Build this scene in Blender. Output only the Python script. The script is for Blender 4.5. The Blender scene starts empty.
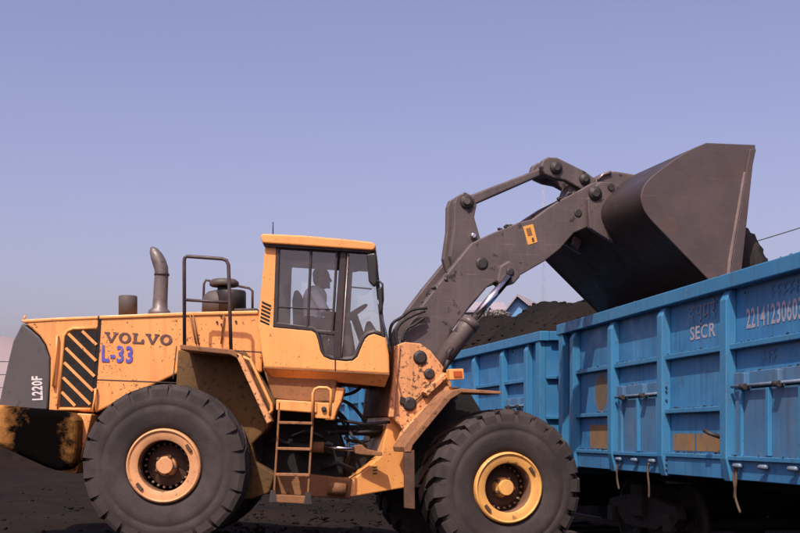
import bpy, bmesh, math, random
from math import sin, cos, pi, radians, sqrt, atan2
from mathutils import Vector, Matrix, noise

random.seed(7)
scene = bpy.context.scene
col = scene.collection

# ------------------------------------------------------------------ camera
FPX, CX, HY, CZ = 1200.0, 400.0, 435.0, 1.5      # focal length in 800-px units, centre column, horizon row, eye height
cam_d = bpy.data.cameras.new('camera')
cam_d.sensor_width = 36.0
cam_d.lens = 36.0 * FPX / 800.0
cam_d.shift_y = (HY - 266.5) / 800.0
cam_d.clip_start = 0.1
cam_d.clip_end = 6000.0
cam = bpy.data.objects.new('camera', cam_d)
cam.location = (0, 0, CZ)
cam.rotation_euler = (radians(90), 0, 0)
col.objects.link(cam)
scene.camera = cam

# ------------------------------------------------------------------ sky and sun
SUN = Vector((-0.20, -0.56, 0.80)).normalized()      # towards the sun
elev = math.asin(SUN.z)
world = bpy.data.worlds.new('World')
scene.world = world
world.use_nodes = True
wn, wl = world.node_tree.nodes, world.node_tree.links
for n in list(wn): wn.remove(n)
sky = wn.new('ShaderNodeTexSky'); sky.sky_type = 'NISHITA'; sky.sun_disc = False
sky.sun_elevation = elev
sky.sun_rotation = atan2(SUN.x, SUN.y)
sky.air_density = 1.0; sky.dust_density = 4.3; sky.ozone_density = 1.6; sky.altitude = 100
tint = wn.new('ShaderNodeMix'); tint.data_type = 'RGBA'; tint.blend_type = 'MULTIPLY'
tint.inputs['Factor'].default_value = 1.0
tint.inputs[7].default_value = (1.23, 0.94, 1.06, 1)   # dust-laden mauve air
bg = wn.new('ShaderNodeBackground'); bg.inputs['Strength'].default_value = 0.145
wo = wn.new('ShaderNodeOutputWorld')
wl.new(sky.outputs['Color'], tint.inputs[6]); wl.new(tint.outputs[2], bg.inputs['Color']); wl.new(bg.outputs[0], wo.inputs[0])

sun_d = bpy.data.lights.new('sun', 'SUN'); sun_d.energy = 4.85; sun_d.angle = radians(0.6); sun_d.color = (1.0, 0.90, 0.78)
sun_o = bpy.data.objects.new('sun', sun_d); col.objects.link(sun_o)
sun_o.rotation_euler = (-SUN).to_track_quat('-Z', 'Y').to_euler()
sun_o.location = SUN * 60

scene.view_settings.view_transform = 'Standard'
scene.view_settings.look = 'None'
scene.view_settings.exposure = 0.12
scene.view_settings.gamma = 1.0
scene.cycles.max_bounces = 8
scene.cycles.transparent_max_bounces = 24

# ------------------------------------------------------------------ materials
MATS = {}
def new_mat(name):
    m = bpy.data.materials.new(name); m.use_nodes = True
    nt = m.node_tree
    for n in list(nt.nodes): nt.nodes.remove(n)
    out = nt.nodes.new('ShaderNodeOutputMaterial')
    MATS[name] = m
    return m, nt.nodes, nt.links, out

ALB = 0.82
def rgba(c): return (c[0] * ALB, c[1] * ALB, c[2] * ALB, 1.0)

def surf(name, base, alt=None, alt_amt=0.5, alt_scale=2.0, soot=None, soot_scale=9.0, soot_lo=0.62, soot_hi=0.70, soot_amt=0.8,
         rough=0.6, metal=0.0, bump=0.15, bump_scale=40.0, spec=0.35, stretch=(1, 1, 1), rough_var=0.15, streak=None, streak_amt=0.0,
         scrape=None, scrape_amt=0.0, spat=None, spat_scale=55.0, spat_lo=0.66, spat_amt=0.8, buckle=0.0):
    """Weathered surface: slow tone drift, sharper spots of grime, vertical streaks, fine bump."""
    m, N, L, out = new_mat(name)
    p = N.new('ShaderNodeBsdfPrincipled'); L.new(p.outputs[0], out.inputs[0])
    p.inputs['Metallic'].default_value = metal
    p.inputs['Specular IOR Level'].default_value = spec
    tc = N.new('ShaderNodeTexCoord'); geo = N.new('ShaderNodeNewGeometry')
    mp = N.new('ShaderNodeMapping'); L.new(geo.outputs['Position'], mp.inputs[0])
    mp.inputs['Scale'].default_value = stretch
    def nz(scale, detail=5.0, rough_=0.6, vec=None):
        n = N.new('ShaderNodeTexNoise'); n.inputs['Scale'].default_value = scale
        n.inputs['Detail'].default_value = detail; n.inputs['Roughness'].default_value = rough_
        L.new(vec if vec else mp.outputs[0], n.inputs['Vector']); return n.outputs[0]
    def ramp(src, lo, hi, a=0.0, b=1.0):
        r = N.new('ShaderNodeMapRange'); r.inputs[1].default_value = lo; r.inputs[2].default_value = hi
        r.inputs[3].default_value = a; r.inputs[4].default_value = b; L.new(src, r.inputs[0]); return r.outputs[0]
    def mix(f, a, b):
        x = N.new('ShaderNodeMix'); x.data_type = 'RGBA'
        L.new(f, x.inputs['Factor'])
        for i, v in ((6, a), (7, b)):
            if isinstance(v, tuple): x.inputs[i].default_value = rgba(v)
            else: L.new(v, x.inputs[i])
        return x.outputs[2]
    c = tuple(base)
    if alt: c = mix(ramp(nz(alt_scale), 0.35, 0.68, 0.0, alt_amt), c, tuple(alt))
    if streak:
        mp2 = N.new('ShaderNodeMapping'); L.new(geo.outputs['Position'], mp2.inputs[0]); mp2.inputs['Scale'].default_value = (7, 7, 0.55)
        c = mix(ramp(nz(1.6, 6, 0.65, mp2.outputs[0]), 0.50, 0.72, 0.0, streak_amt), c, tuple(streak))
    if soot: c = mix(ramp(nz(soot_scale, 4.0, 0.55), soot_lo, soot_hi, 0.0, soot_amt), c, tuple(soot))
    if spat: 
        ad = N.new('ShaderNodeMath'); ad.operation = 'MULTIPLY_ADD'; L.new(nz(2.2, 3.0, 0.5), ad.inputs[0]); ad.inputs[1].default_value = 0.42; ad.inputs[2].default_value = -0.21
        a2 = N.new('ShaderNodeMath'); a2.operation = 'ADD'; L.new(ad.outputs[0], a2.inputs[0]); L.new(nz(spat_scale, 3.5, 0.6), a2.inputs[1])
        c = mix(ramp(a2.outputs[0], spat_lo, spat_lo + 0.035, 0.0, spat_amt), c, tuple(spat))
    if scrape:
        mp3 = N.new('ShaderNodeMapping'); L.new(geo.outputs['Position'], mp3.inputs[0]); mp3.inputs['Rotation'].default_value = (0, radians(38), 0); mp3.inputs['Scale'].default_value = (1.2, 3.0, 26)
        c = mix(ramp(nz(1.5, 5, 0.65, mp3.outputs[0]), 0.60, 0.72, 0.0, scrape_amt), c, tuple(scrape))
    if isinstance(c, tuple): p.inputs['Base Color'].default_value = rgba(c)
    else: L.new(c, p.inputs['Base Color'])
    L.new(ramp(nz(alt_scale * 3), 0.3, 0.7, max(0.05, rough - rough_var), min(1, rough + rough_var)), p.inputs['Roughness'])
    if bump:
        b = N.new('ShaderNodeBump'); b.inputs['Strength'].default_value = bump; b.inputs['Distance'].default_value = 0.02
        L.new(nz(bump_scale, 4.0, 0.6), b.inputs['Height'])
        if buckle:
            b2 = N.new('ShaderNodeBump'); b2.inputs['Strength'].default_value = buckle; b2.inputs['Distance'].default_value = 0.10
            L.new(nz(1.7, 1.0, 0.4), b2.inputs['Height']); L.new(b2.outputs[0], b.inputs['Normal'])
        L.new(b.outputs[0], p.inputs['Normal'])
    return m

SOOT = (0.012, 0.010, 0.010)
surf('yellow', (0.84, 0.378, 0.118), (0.74, 0.295, 0.095), 0.7, 1.5, (0.10, 0.045, 0.02), 16, 0.665, 0.72, 0.85, rough=0.5, bump=0.06, streak=(0.40, 0.17, 0.065), streak_amt=0.5, spat=(0.10, 0.04, 0.02), spat_scale=30, spat_lo=0.655, spat_amt=0.85, buckle=0.12)
surf('yellow_clean', (0.86, 0.398, 0.120), (0.74, 0.30, 0.09), 0.7, 2.0, (0.16, 0.07, 0.03), 22, 0.66, 0.72, 0.75, rough=0.45, bump=0.04, spat=(0.14, 0.055, 0.025), spat_scale=32, spat_lo=0.67, spat_amt=0.8, buckle=0.10, streak=(0.55, 0.24, 0.09), streak_amt=0.4)
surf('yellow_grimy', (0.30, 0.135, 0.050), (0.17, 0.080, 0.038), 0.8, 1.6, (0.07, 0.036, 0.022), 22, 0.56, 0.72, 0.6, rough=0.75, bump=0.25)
surf('tank_soot_shade', (0.17, 0.088, 0.024), (0.085, 0.045, 0.016), 0.8, 1.5, (0.02, 0.012, 0.008), 18, 0.55, 0.7, 0.7, rough=0.75, bump=0.2)  # sooty yellow, darkened further: the platform's shade is put into the colour
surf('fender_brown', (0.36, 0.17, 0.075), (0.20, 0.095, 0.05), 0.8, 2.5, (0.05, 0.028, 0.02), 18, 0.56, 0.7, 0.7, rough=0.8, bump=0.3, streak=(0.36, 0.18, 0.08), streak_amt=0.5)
surf('yellow_tower', (0.80, 0.38, 0.155), (0.62, 0.29, 0.13), 0.7, 3.0, (0.11, 0.06, 0.035), 15, 0.60, 0.68, 0.85, rough=0.65, bump=0.2, streak=(0.30, 0.15, 0.07), streak_amt=0.6, spat=(0.06, 0.032, 0.02), spat_scale=20, spat_lo=0.60, spat_amt=0.85, buckle=0.15)
surf('rim_paint', (0.68, 0.34, 0.15), (0.48, 0.245, 0.12), 0.7, 5.0, (0.12, 0.06, 0.04), 14, 0.62, 0.70, 0.7, rough=0.6, bump=0.1)
surf('rim_yellow', (0.80, 0.42, 0.11), (0.62, 0.30, 0.10), 0.7, 5.0, (0.12, 0.06, 0.04), 14, 0.62, 0.70, 0.7, rough=0.55, bump=0.1)
surf('rim_dark', (0.13, 0.068, 0.040), (0.06, 0.036, 0.026), 0.9, 6.0, rough=0.8, bump=0.25)
surf('rim_mid', (0.22, 0.11, 0.06), (0.10, 0.055, 0.035), 0.9, 6.0, rough=0.75, bump=0.2)
surf('nut_steel', (0.30, 0.18, 0.11), (0.12, 0.07, 0.05), 0.8, 30.0, rough=0.6, bump=0.1)
surf('arm_paint', (0.122, 0.096, 0.094), (0.085, 0.069, 0.068), 0.8, 3.0, (0.022, 0.018, 0.018), 7, 0.62, 0.68, 0.85, rough=0.5, bump=0.12, streak=(0.16, 0.12, 0.11), streak_amt=0.5, scrape=(0.26, 0.21, 0.20), scrape_amt=0.45, buckle=0.12)
surf('bucket_steel', (0.130, 0.098, 0.094), (0.090, 0.071, 0.069), 0.8, 2.0, (0.19, 0.085, 0.045), 1.6, 0.52, 0.72, 0.75, rough=0.42, metal=0.25, bump=0.1, bump_scale=25, scrape=(0.24, 0.19, 0.17), scrape_amt=0.35, buckle=0.18)
surf('bucket_shell_shade', (0.060, 0.044, 0.042), (0.040, 0.032, 0.031), 0.8, 2.0, rough=0.5, metal=0.2, bump=0.1, bump_scale=25, scrape=(0.11, 0.085, 0.08), scrape_amt=0.4, buckle=0.15)  # darker than the side plate: underside shade put into the shell colour
surf('bucket_inside', (0.05, 0.042, 0.04), (0.025, 0.022, 0.022), 0.8, 3.0, rough=0.7, bump=0.2)
surf('worn_edge', (0.36, 0.28, 0.25), (0.22, 0.17, 0.16), 0.8, 4.0, rough=0.35, metal=0.5, bump=0.1)
surf('pin_dark', (0.030, 0.027, 0.027), (0.055, 0.045, 0.042), 0.7, 20.0, rough=0.55, bump=0.25)
surf('grille_grey', (0.070, 0.066, 0.074), (0.095, 0.085, 0.085), 0.6, 2.0, (0.025, 0.022, 0.022), 12, 0.62, 0.72, 0.6, rough=0.55, bump=0.08)
surf('black_paint', (0.016, 0.015, 0.017), (0.035, 0.030, 0.030), 0.6, 6.0, rough=0.5, bump=0.05)
surf('black_grime', (0.010, 0.009, 0.009), (0.022, 0.018, 0.016), 0.7, 5.0, rough=0.9, bump=0.3)
surf('cab_frame', (0.030, 0.022, 0.024), (0.05, 0.036, 0.036), 0.7, 4.0, rough=0.5, bump=0.05)
surf('rail_dark', (0.060, 0.040, 0.042), (0.11, 0.075, 0.07), 0.7, 12.0, rough=0.5, bump=0.1)
surf('exhaust_steel', (0.21, 0.185, 0.175), (0.12, 0.10, 0.10), 0.8, 7.0, (0.05, 0.045, 0.045), 9, 0.6, 0.7, 0.7, rough=0.5, metal=0.4, bump=0.08)
surf('cleaner_plastic', (0.075, 0.065, 0.062), (0.12, 0.10, 0.09), 0.6, 6.0, rough=0.6, bump=0.06)
surf('rubber', (0.037, 0.031, 0.031), (0.075, 0.062, 0.058), 0.8, 2.4, (0.035, 0.03, 0.03), 6, 0.55, 0.7, 0.6, rough=0.85, bump=0.18, spec=0.2)
surf('chrome', (0.70, 0.70, 0.74), rough=0.16, metal=1.0, bump=0.0, rough_var=0.05)
surf('interior_dark', (0.020, 0.020, 0.023), (0.035, 0.033, 0.035), 0.6, 8.0, rough=0.7, bump=0.1)
surf('hose', (0.014, 0.013, 0.014), (0.05, 0.042, 0.04), 0.5, 14.0, rough=0.65, bump=0.05)
surf('wagon_blue', (0.036, 0.190, 0.41), (0.060, 0.225, 0.42), 0.8, 1.3, (0.05, 0.085, 0.14), 5, 0.60, 0.78, 0.55, rough=0.55, bump=0.08, streak=(0.030, 0.085, 0.17), streak_amt=0.55, scrape=(0.11, 0.13, 0.17), scrape_amt=0.25, buckle=0.6, spat=(0.06, 0.04, 0.035), spat_scale=26, spat_lo=0.70, spat_amt=0.6)
surf('wagon_rib', (0.036, 0.200, 0.40), (0.052, 0.225, 0.41), 0.8, 2.0, (0.06, 0.10, 0.17), 8, 0.62, 0.75, 0.7, rough=0.5, bump=0.06, streak=(0.075, 0.075, 0.09), streak_amt=0.45, scrape=(0.10, 0.13, 0.18), scrape_amt=0.25, spat=(0.07, 0.04, 0.03), spat_scale=26, spat_lo=0.685, spat_amt=0.7, buckle=0.1)
surf('wagon_door', (0.055, 0.170, 0.33), (0.095, 0.180, 0.29), 0.8, 2.2, (0.12, 0.10, 0.10), 6, 0.60, 0.75, 0.55, rough=0.6, bump=0.1, streak=(0.06, 0.075, 0.11), streak_amt=0.6, scrape=(0.14, 0.15, 0.18), scrape_amt=0.4, buckle=0.35, spat=(0.08, 0.05, 0.04), spat_scale=24, spat_lo=0.68, spat_amt=0.6)
surf('underframe', (0.012, 0.011, 0.011), (0.028, 0.022, 0.02), 0.7, 4.0, rough=0.85, bump=0.3)
surf('bogie_shade', (0.012, 0.010, 0.009), (0.022, 0.015, 0.012), 0.7, 7.0, rough=0.8, bump=0.3)  # near black: shade under the wagon put into the base colour
surf('mark_ochre', (0.29, 0.17, 0.07), (0.19, 0.13, 0.085), 0.8, 4.0, (0.08, 0.11, 0.17), 7, 0.60, 0.70, 0.7, rough=0.7, bump=0.05)
surf('mark_brown', (0.19, 0.125, 0.065), (0.12, 0.105, 0.085), 0.8, 4.0, rough=0.7, bump=0.05)
surf('mark_pale', (0.26, 0.23, 0.24), (0.12, 0.16, 0.24), 0.8, 9.0, rough=0.7, bump=0.03)
surf('stencil_white', (0.42, 0.40, 0.46), (0.22, 0.26, 0.36), 0.9, 7.0, (0.12, 0.2, 0.33), 14, 0.58, 0.68, 0.7, rough=0.7, bump=0.0)
surf('stencil_ghost', (0.085, 0.19, 0.34), (0.05, 0.17, 0.35), 0.9, 9.0, rough=0.7, bump=0.0)
surf('stencil_faint', (0.24, 0.28, 0.37), (0.09, 0.18, 0.33), 0.9, 9.0, rough=0.7, bump=0.0)
surf('letter_brown', (0.10, 0.055, 0.06), (0.16, 0.085, 0.07), 0.6, 12.0, (0.62, 0.28, 0.10), 26, 0.62, 0.68, 0.7, rough=0.6, bump=0.0)
surf('letter_blue', (0.085, 0.085, 0.42), (0.16, 0.11, 0.36), 0.6, 10.0, (0.62, 0.28, 0.10), 26, 0.64, 0.69, 0.7, rough=0.6, bump=0.0)
surf('letter_white', (0.72, 0.68, 0.68), (0.55, 0.5, 0.5), 0.6, 12.0, rough=0.6, bump=0.0)
surf('sticker', (0.80, 0.40, 0.09), (0.70, 0.33, 0.08), 0.7, 9.0, rough=0.5, bump=0.0)
surf('sticker_ink', (0.10, 0.055, 0.03), rough=0.6, bump=0.0)
surf('lens_orange', (0.48, 0.10, 0.03), rough=0.2, bump=0.0, spec=0.5)
surf('lens_white', (0.75, 0.62, 0.5), rough=0.25, bump=0.0, spec=0.5)
surf('rope', (0.13, 0.085, 0.055), (0.08, 0.055, 0.04), 0.8, 20.0, rough=0.9, bump=0.2)
surf('steel_pin', (0.20, 0.26, 0.34), (0.12, 0.17, 0.25), 0.8, 20.0, rough=0.5, metal=0.3, bump=0.1)
surf('coal', (0.018, 0.016, 0.016), (0.032, 0.026, 0.024), 0.8, 0.9, (0.014, 0.013, 0.013), 3.5, 0.45, 0.65, 0.8, rough=0.9, bump=0.9, bump_scale=14, spec=0.2)
surf('coal_brown', (0.014, 0.012, 0.0115), (0.024, 0.019, 0.0165), 0.8, 0.6, (0.020, 0.017, 0.016), 3.0, 0.50, 0.68, 0.7, rough=0.97, bump=0.9, bump_scale=16, spec=0.04)
surf('ground_dust', (0.015, 0.011, 0.0095), (0.026, 0.019, 0.0155), 0.8, 0.35, (0.010, 0.009, 0.009), 1.3, 0.50, 0.70, 0.75, rough=0.97, bump=0.8, bump_scale=9, spec=0.03)
surf('rail_steel', (0.10, 0.075, 0.065), (0.16, 0.12, 0.1), 0.6, 9.0, rough=0.6, metal=0.3, bump=0.1)
surf('sleeper_concrete', (0.10, 0.09, 0.085), (0.06, 0.055, 0.05), 0.8, 5.0, rough=0.9, bump=0.3)
surf('shed_blue', (0.13, 0.33, 0.62), (0.18, 0.37, 0.62), 0.6, 0.3, rough=0.6, bump=0.0)
surf('shed_roof', (0.30, 0.27, 0.31), (0.38, 0.35, 0.37), 0.7, 0.3, (0.2, 0.16, 0.16), 1.5, 0.55, 0.7, 0.6, rough=0.8, bump=0.0)
surf('shed_wall', (0.50, 0.47, 0.48), (0.40, 0.38, 0.40), 0.7, 0.4, rough=0.8, bump=0.0)
surf('pale_leaf', (0.22, 0.21, 0.18), (0.14, 0.14, 0.11), 0.8, 3.0, rough=0.8, bump=0.0)
surf('bark', (0.12, 0.09, 0.07), (0.08, 0.06, 0.05), 0.7, 6.0, rough=0.9, bump=0.3)
surf('mast_grey', (0.33, 0.33, 0.38), rough=0.7, bump=0.0)
surf('fence_grey', (0.42, 0.40, 0.43), (0.30, 0.28, 0.30), 0.6, 2.0, rough=0.8, bump=0.0)
surf('far_spoil_haze', (0.30, 0.245, 0.25), (0.25, 0.21, 0.22), 0.6, 0.05, rough=0.95, bump=0.0)
surf('skin', (0.14, 0.075, 0.05), (0.11, 0.06, 0.04), 0.5, 12.0, rough=0.55, bump=0.02)
surf('hair', (0.008, 0.007, 0.007), rough=0.6, bump=0.1)
surf('shirt', (0.70, 0.73, 0.80), (0.6, 0.63, 0.7), 0.7, 8.0, rough=0.85, bump=0.15, bump_scale=20)
surf('trousers', (0.07, 0.06, 0.06), (0.045, 0.04, 0.04), 0.7, 8.0, rough=0.9, bump=0.1)
surf('shoe', (0.012, 0.011, 0.011), rough=0.5, bump=0.05)

def glass_mat(name, tint_c, gloss=0.09):
    m, N, L, out = new_mat(name)
    tr = N.new('ShaderNodeBsdfTransparent'); tr.inputs[0].default_value = (*tint_c, 1)
    gl = N.new('ShaderNodeBsdfGlossy'); gl.inputs['Roughness'].default_value = 0.03; gl.inputs[0].default_value = (0.9, 0.9, 0.95, 1)
    du = N.new('ShaderNodeBsdfDiffuse'); du.inputs[0].default_value = (0.30, 0.29, 0.30, 1)   # film of dust on the pane
    geo = N.new('ShaderNodeNewGeometry')
    nz = N.new('ShaderNodeTexNoise'); nz.inputs['Scale'].default_value = 5; nz.inputs['Detail'].default_value = 5
    L.new(geo.outputs['Position'], nz.inputs['Vector'])
    mr = N.new('ShaderNodeMapRange'); mr.inputs[1].default_value = 0.35; mr.inputs[2].default_value = 0.75; mr.inputs[3].default_value = 0.015; mr.inputs[4].default_value = 0.10
    L.new(nz.outputs[0], mr.inputs[0])
    m1 = N.new('ShaderNodeMixShader'); L.new(mr.outputs[0], m1.inputs[0]); L.new(tr.outputs[0], m1.inputs[1]); L.new(du.outputs[0], m1.inputs[2])
    fr = N.new('ShaderNodeFresnel'); fr.inputs['IOR'].default_value = 1.8
    m2 = N.new('ShaderNodeMixShader'); L.new(fr.outputs[0], m2.inputs[0]); L.new(m1.outputs[0], m2.inputs[1]); L.new(gl.outputs[0], m2.inputs[2])
    L.new(m2.outputs[0], out.inputs[0])
glass_mat('cab_glass', (0.90, 0.95, 0.94))

def counterweight_mat():
    """Yellow casting with a broad smear of baked-on soot across its middle."""
    m, N, L, out = new_mat('counterweight')
    p = N.new('ShaderNodeBsdfPrincipled'); L.new(p.outputs[0], out.inputs[0]); p.inputs['Roughness'].default_value = 0.7
    tc = N.new('ShaderNodeTexCoord'); sep = N.new('ShaderNodeSeparateXYZ'); L.new(tc.outputs['Object'], sep.inputs[0])
    nz = N.new('ShaderNodeTexNoise'); nz.inputs['Scale'].default_value = 2.4; nz.inputs['Detail'].default_value = 9; nz.inputs['Roughness'].default_value = 0.7; L.new(tc.outputs['Object'], nz.inputs['Vector'])
    def math_(op, a, b):
        x = N.new('ShaderNodeMath'); x.operation = op
        for i, v in ((0, a), (1, b)):
            if isinstance(v, (int, float)): x.inputs[i].default_value = v
            else: L.new(v, x.inputs[i])
        return x.outputs[0]
    d = math_('ABSOLUTE', math_('ADD', sep.outputs[0], -0.30), 0)
    f = math_('ADD', d, math_('MULTIPLY', math_('ADD', nz.outputs[0], -0.5), 0.85))
    mr = N.new('ShaderNodeMapRange'); mr.inputs[1].default_value = 0.28; mr.inputs[2].default_value = 0.60; mr.inputs[3].default_value = 1.0; mr.inputs[4].default_value = 0.10
    L.new(f, mr.inputs[0])
    mx = N.new('ShaderNodeMix'); mx.data_type = 'RGBA'; L.new(mr.outputs[0], mx.inputs['Factor'])
    mx.inputs[6].default_value = (0.50, 0.23, 0.070, 1); mx.inputs[7].default_value = (0.003, 0.0025, 0.0025, 1); p.inputs['Specular IOR Level'].default_value = 0.0
    L.new(mx.outputs[2], p.inputs['Base Color'])
    b = N.new('ShaderNodeBump'); b.inputs['Strength'].default_value = 0.35; b.inputs['Distance'].default_value = 0.02
    n2 = N.new('ShaderNodeTexNoise'); n2.inputs['Scale'].default_value = 18; L.new(tc.outputs['Object'], n2.inputs['Vector'])
    L.new(n2.outputs[0], b.inputs['Height']); L.new(b.outputs[0], p.inputs['Normal'])
counterweight_mat()

# ------------------------------------------------------------------ mesh helpers
ORIGIN = {}
class MB:
    def __init__(self): self.v = []; self.f = []; self.sm = []
    def add(self, vs, fs, smooth=False):
        o = len(self.v); self.v += [Vector(p) for p in vs]
        for f in fs: self.f.append([i + o for i in f]); self.sm.append(smooth)
        return self
    def prism(self, near, far):
        """two matching outlines joined into a closed solid"""
        n = len(near)
        fs = [list(range(n)), list(range(2 * n - 1, n - 1, -1))]
        for i in range(n):
            j = (i + 1) % n; fs.append([i, i + n, j + n, j])
        return self.add(list(near) + list(far), fs)
    def box(self, lo, hi, M=None):
        x0, y0, z0 = lo; x1, y1, z1 = hi
        vs = [Vector(p) for p in ((x0,y0,z0),(x1,y0,z0),(x1,y1,z0),(x0,y1,z0),(x0,y0,z1),(x1,y0,z1),(x1,y1,z1),(x0,y1,z1))]
        if M: vs = [M @ p for p in vs]
        return self.add(vs, [[3,2,1,0],[4,5,6,7],[0,1,5,4],[1,2,6,5],[2,3,7,6],[3,0,4,7]])
    def tube(self, pts, r, n=8, caps=True, up=None):
        pts = [Vector(p) for p in pts]; m = len(pts); rr = r if isinstance(r, (list, tuple)) else [r] * m
        vs = []; fs = []
        t0 = (pts[1] - pts[0]).normalized()
        ref = Vector((0, 0, 1)) if abs(t0.z) < 0.9 else Vector((1, 0, 0))
        a = t0.cross(ref).normalized()
        for i, p in enumerate(pts):
            t = (pts[min(i + 1, m - 1)] - pts[max(i - 1, 0)]).normalized()
            a = (a - t * a.dot(t)).normalized(); b = t.cross(a)
            for k in range(n):
                an = 2 * pi * k / n
                vs.append(p + (a * cos(an) + b * sin(an)) * rr[i])
        for i in range(m - 1):
            for k in range(n):
                k2 = (k + 1) % n
                fs.append([i * n + k, i * n + k2, (i + 1) * n + k2, (i + 1) * n + k])
        self.add(vs, fs, True)
        if caps:
            o = len(self.v) - len(vs)
            self.f.append([o + k for k in range(n)][::-1]); self.sm.append(False)
            self.f.append([o + (m - 1) * n + k for k in range(n)]); self.sm.append(False)
        return self
    def lathe(self, prof, c, ax, n=32, closed=False):
        """prof: list of (distance along axis, radius)"""
        c = Vector(c); ax = Vector(ax).normalized()
        ref = Vector((0, 0, 1)) if abs(ax.z) < 0.9 else Vector((1, 0, 0))
        a = ax.cross(ref).normalized(); b = ax.cross(a)
        vs = []; fs = []
        for (d, r) in prof:
            for k in range(n):
                an = 2 * pi * k / n; vs.append(c + ax * d + (a * cos(an) + b * sin(an)) * r)
        m = len(prof)
        for i in range(m if closed else m - 1):
            i2 = (i + 1) % m
            for k in range(n):
                k2 = (k + 1) % n; fs.append([i * n + k, i2 * n + k, i2 * n + k2, i * n + k2])
        self.add(vs, fs, True)
        if not closed:
            o = len(self.v) - len(vs)
            if prof[0][1] > 1e-4: self.f.append([o + k for k in range(n)]); self.sm.append(False)
            if prof[-1][1] > 1e-4: self.f.append([o + (m - 1) * n + k for k in range(n)][::-1]); self.sm.append(False)
        return self

def place(o, parent, c):
    ORIGIN[o.name] = Vector(c)
    if parent is not None:
        o.parent = parent; o.location = Vector(c) - ORIGIN[parent.name]
    else: o.location = c
    return o

def B(name, mb, mat, parent=None, bevel=0.0, seg=2, label=None, recalc=True, auto=35, kind=None):
    lo = Vector([min(v[i] for v in mb.v) for i in range(3)]); hi = Vector([max(v[i] for v in mb.v) for i in range(3)])
    c = (lo + hi) / 2
    if parent is None: c.z = lo.z
    me = bpy.data.meshes.new(name)
    me.from_pydata([v - c for v in mb.v], [], mb.f)
    if recalc:
        bm = bmesh.new(); bm.from_mesh(me)
        bmesh.ops.recalc_face_normals(bm, faces=bm.faces); bm.to_mesh(me); bm.free()
    for p, s in zip(me.polygons, mb.sm): p.use_smooth = s
    me.materials.append(MATS[mat])
    o = bpy.data.objects.new(name, me); col.objects.link(o)
    place(o, parent, c)
    if bevel:
        b = o.modifiers.new('edge', 'BEVEL'); b.width = bevel; b.segments = seg; b.limit_method = 'ANGLE'; b.angle_limit = radians(auto)
        b.harden_normals = False
    if label: o['label'] = label
    if kind: o['kind'] = kind
    return o

def tag(o, label=None, cat=None, group=None, kind=None):
    if label: o['label'] = label
    if cat: o['category'] = cat
    if group: o['group'] = group
    if kind: o['kind'] = kind
    return o

def empty(name, loc, rz=0.0, local_origin=None):
    o = bpy.data.objects.new(name, None); col.objects.link(o)
    o.location = loc; o.rotation_euler = (0, 0, rz); o.empty_display_size = 0.3
    ORIGIN[o.name] = Vector(loc) if local_origin is None else Vector(local_origin)
    return o

def copy_tree(o, parent=None):
    c = o.copy(); col.objects.link(c); c.parent = parent
    for ch in list(o.children): copy_tree(ch, c)
    return c

def text_mesh(s, bold=0.0):
    cu = bpy.data.curves.new('lettering_curve', 'FONT'); cu.body = s; cu.offset = bold; cu.space_character = 1.0 + bold * 3; cu.extrude = 0.0; cu.resolution_u = 3
    ob = bpy.data.objects.new('lettering_tmp', cu); col.objects.link(ob)
    bpy.context.view_layer.update()
    dg = bpy.context.evaluated_depsgraph_get()
    me = bpy.data.meshes.new_from_object(ob.evaluated_get(dg))
    vs = [v.co.copy() for v in me.vertices]; fs = [list(p.vertices) for p in me.polygons]
    bpy.data.objects.remove(ob); bpy.data.curves.remove(cu); bpy.data.meshes.remove(me)
    return vs, fs

def flat_text(name, vs, fs, org, xd, yd, w, h, mat, parent, label=None):
    """lay flat letter shapes into the rectangle org + xd*w, yd*h"""
    x0 = min(v.x for v in vs); x1 = max(v.x for v in vs); y0 = min(v.y for v in vs); y1 = max(v.y for v in vs)
    xd = Vector(xd); yd = Vector(yd); org = Vector(org)
    mb = MB(); mb.add([org + xd * ((v.x - x0) / (x1 - x0) * w) + yd * ((v.y - y0) / (y1 - y0) * h) for v in vs], fs)
    return B(name, mb, mat, parent, label=label, recalc=False)

def spline(q, k=5):
    o = []
    for i in range(len(q) - 1):
        p0 = q[max(i - 1, 0)]; p1 = q[i]; p2 = q[i + 1]; p3 = q[min(i + 2, len(q) - 1)]
        for j in range(k):
            t = j / k
            o.append(0.5 * ((2 * p1) + (-p0 + p2) * t + (2 * p0 - 5 * p1 + 4 * p2 - p3) * t * t + (-p0 + 3 * p1 - 3 * p2 + p3) * t ** 3))
    return o + [q[-1]]

# ------------------------------------------------------------------ coordinate helpers
def R(x, y, Y):
    """point seen at photo pixel (x, y) that lies at distance Y"""
    return Vector(((x - CX) / FPX * Y, Y, CZ + (HY - y) / FPX * Y))
def rp(mb, poly, Yn, Yf):
    near = [R(x, y, Yn) for x, y in poly]
    far = [Vector((p.x, Yf, p.z)) for p in near]
    return mb.prism(near, far)
TH = radians(16.0)                       # how far the front frame is steered away
AF = Vector((cos(TH), sin(TH), 0)); RF = Vector((sin(TH), -cos(TH), 0)); HF = Vector((-0.8, 14.95, 0))
def F(x, y, s):
    k = (x - CX) / FPX
    u = (k * (HF.y + s * RF.y) - HF.x - s * RF.x) / (AF.x - k * AF.y)
    p = HF + AF * u + RF * s
    p.z = CZ + (HY - y) / FPX * p.y
    return p
def fp(mb, poly, s0, s1):
    near = [F(x, y, s0) for x, y in poly]
    far = [p + RF * (s1 - s0) for p in near]
    return mb.prism(near, far)

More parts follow.
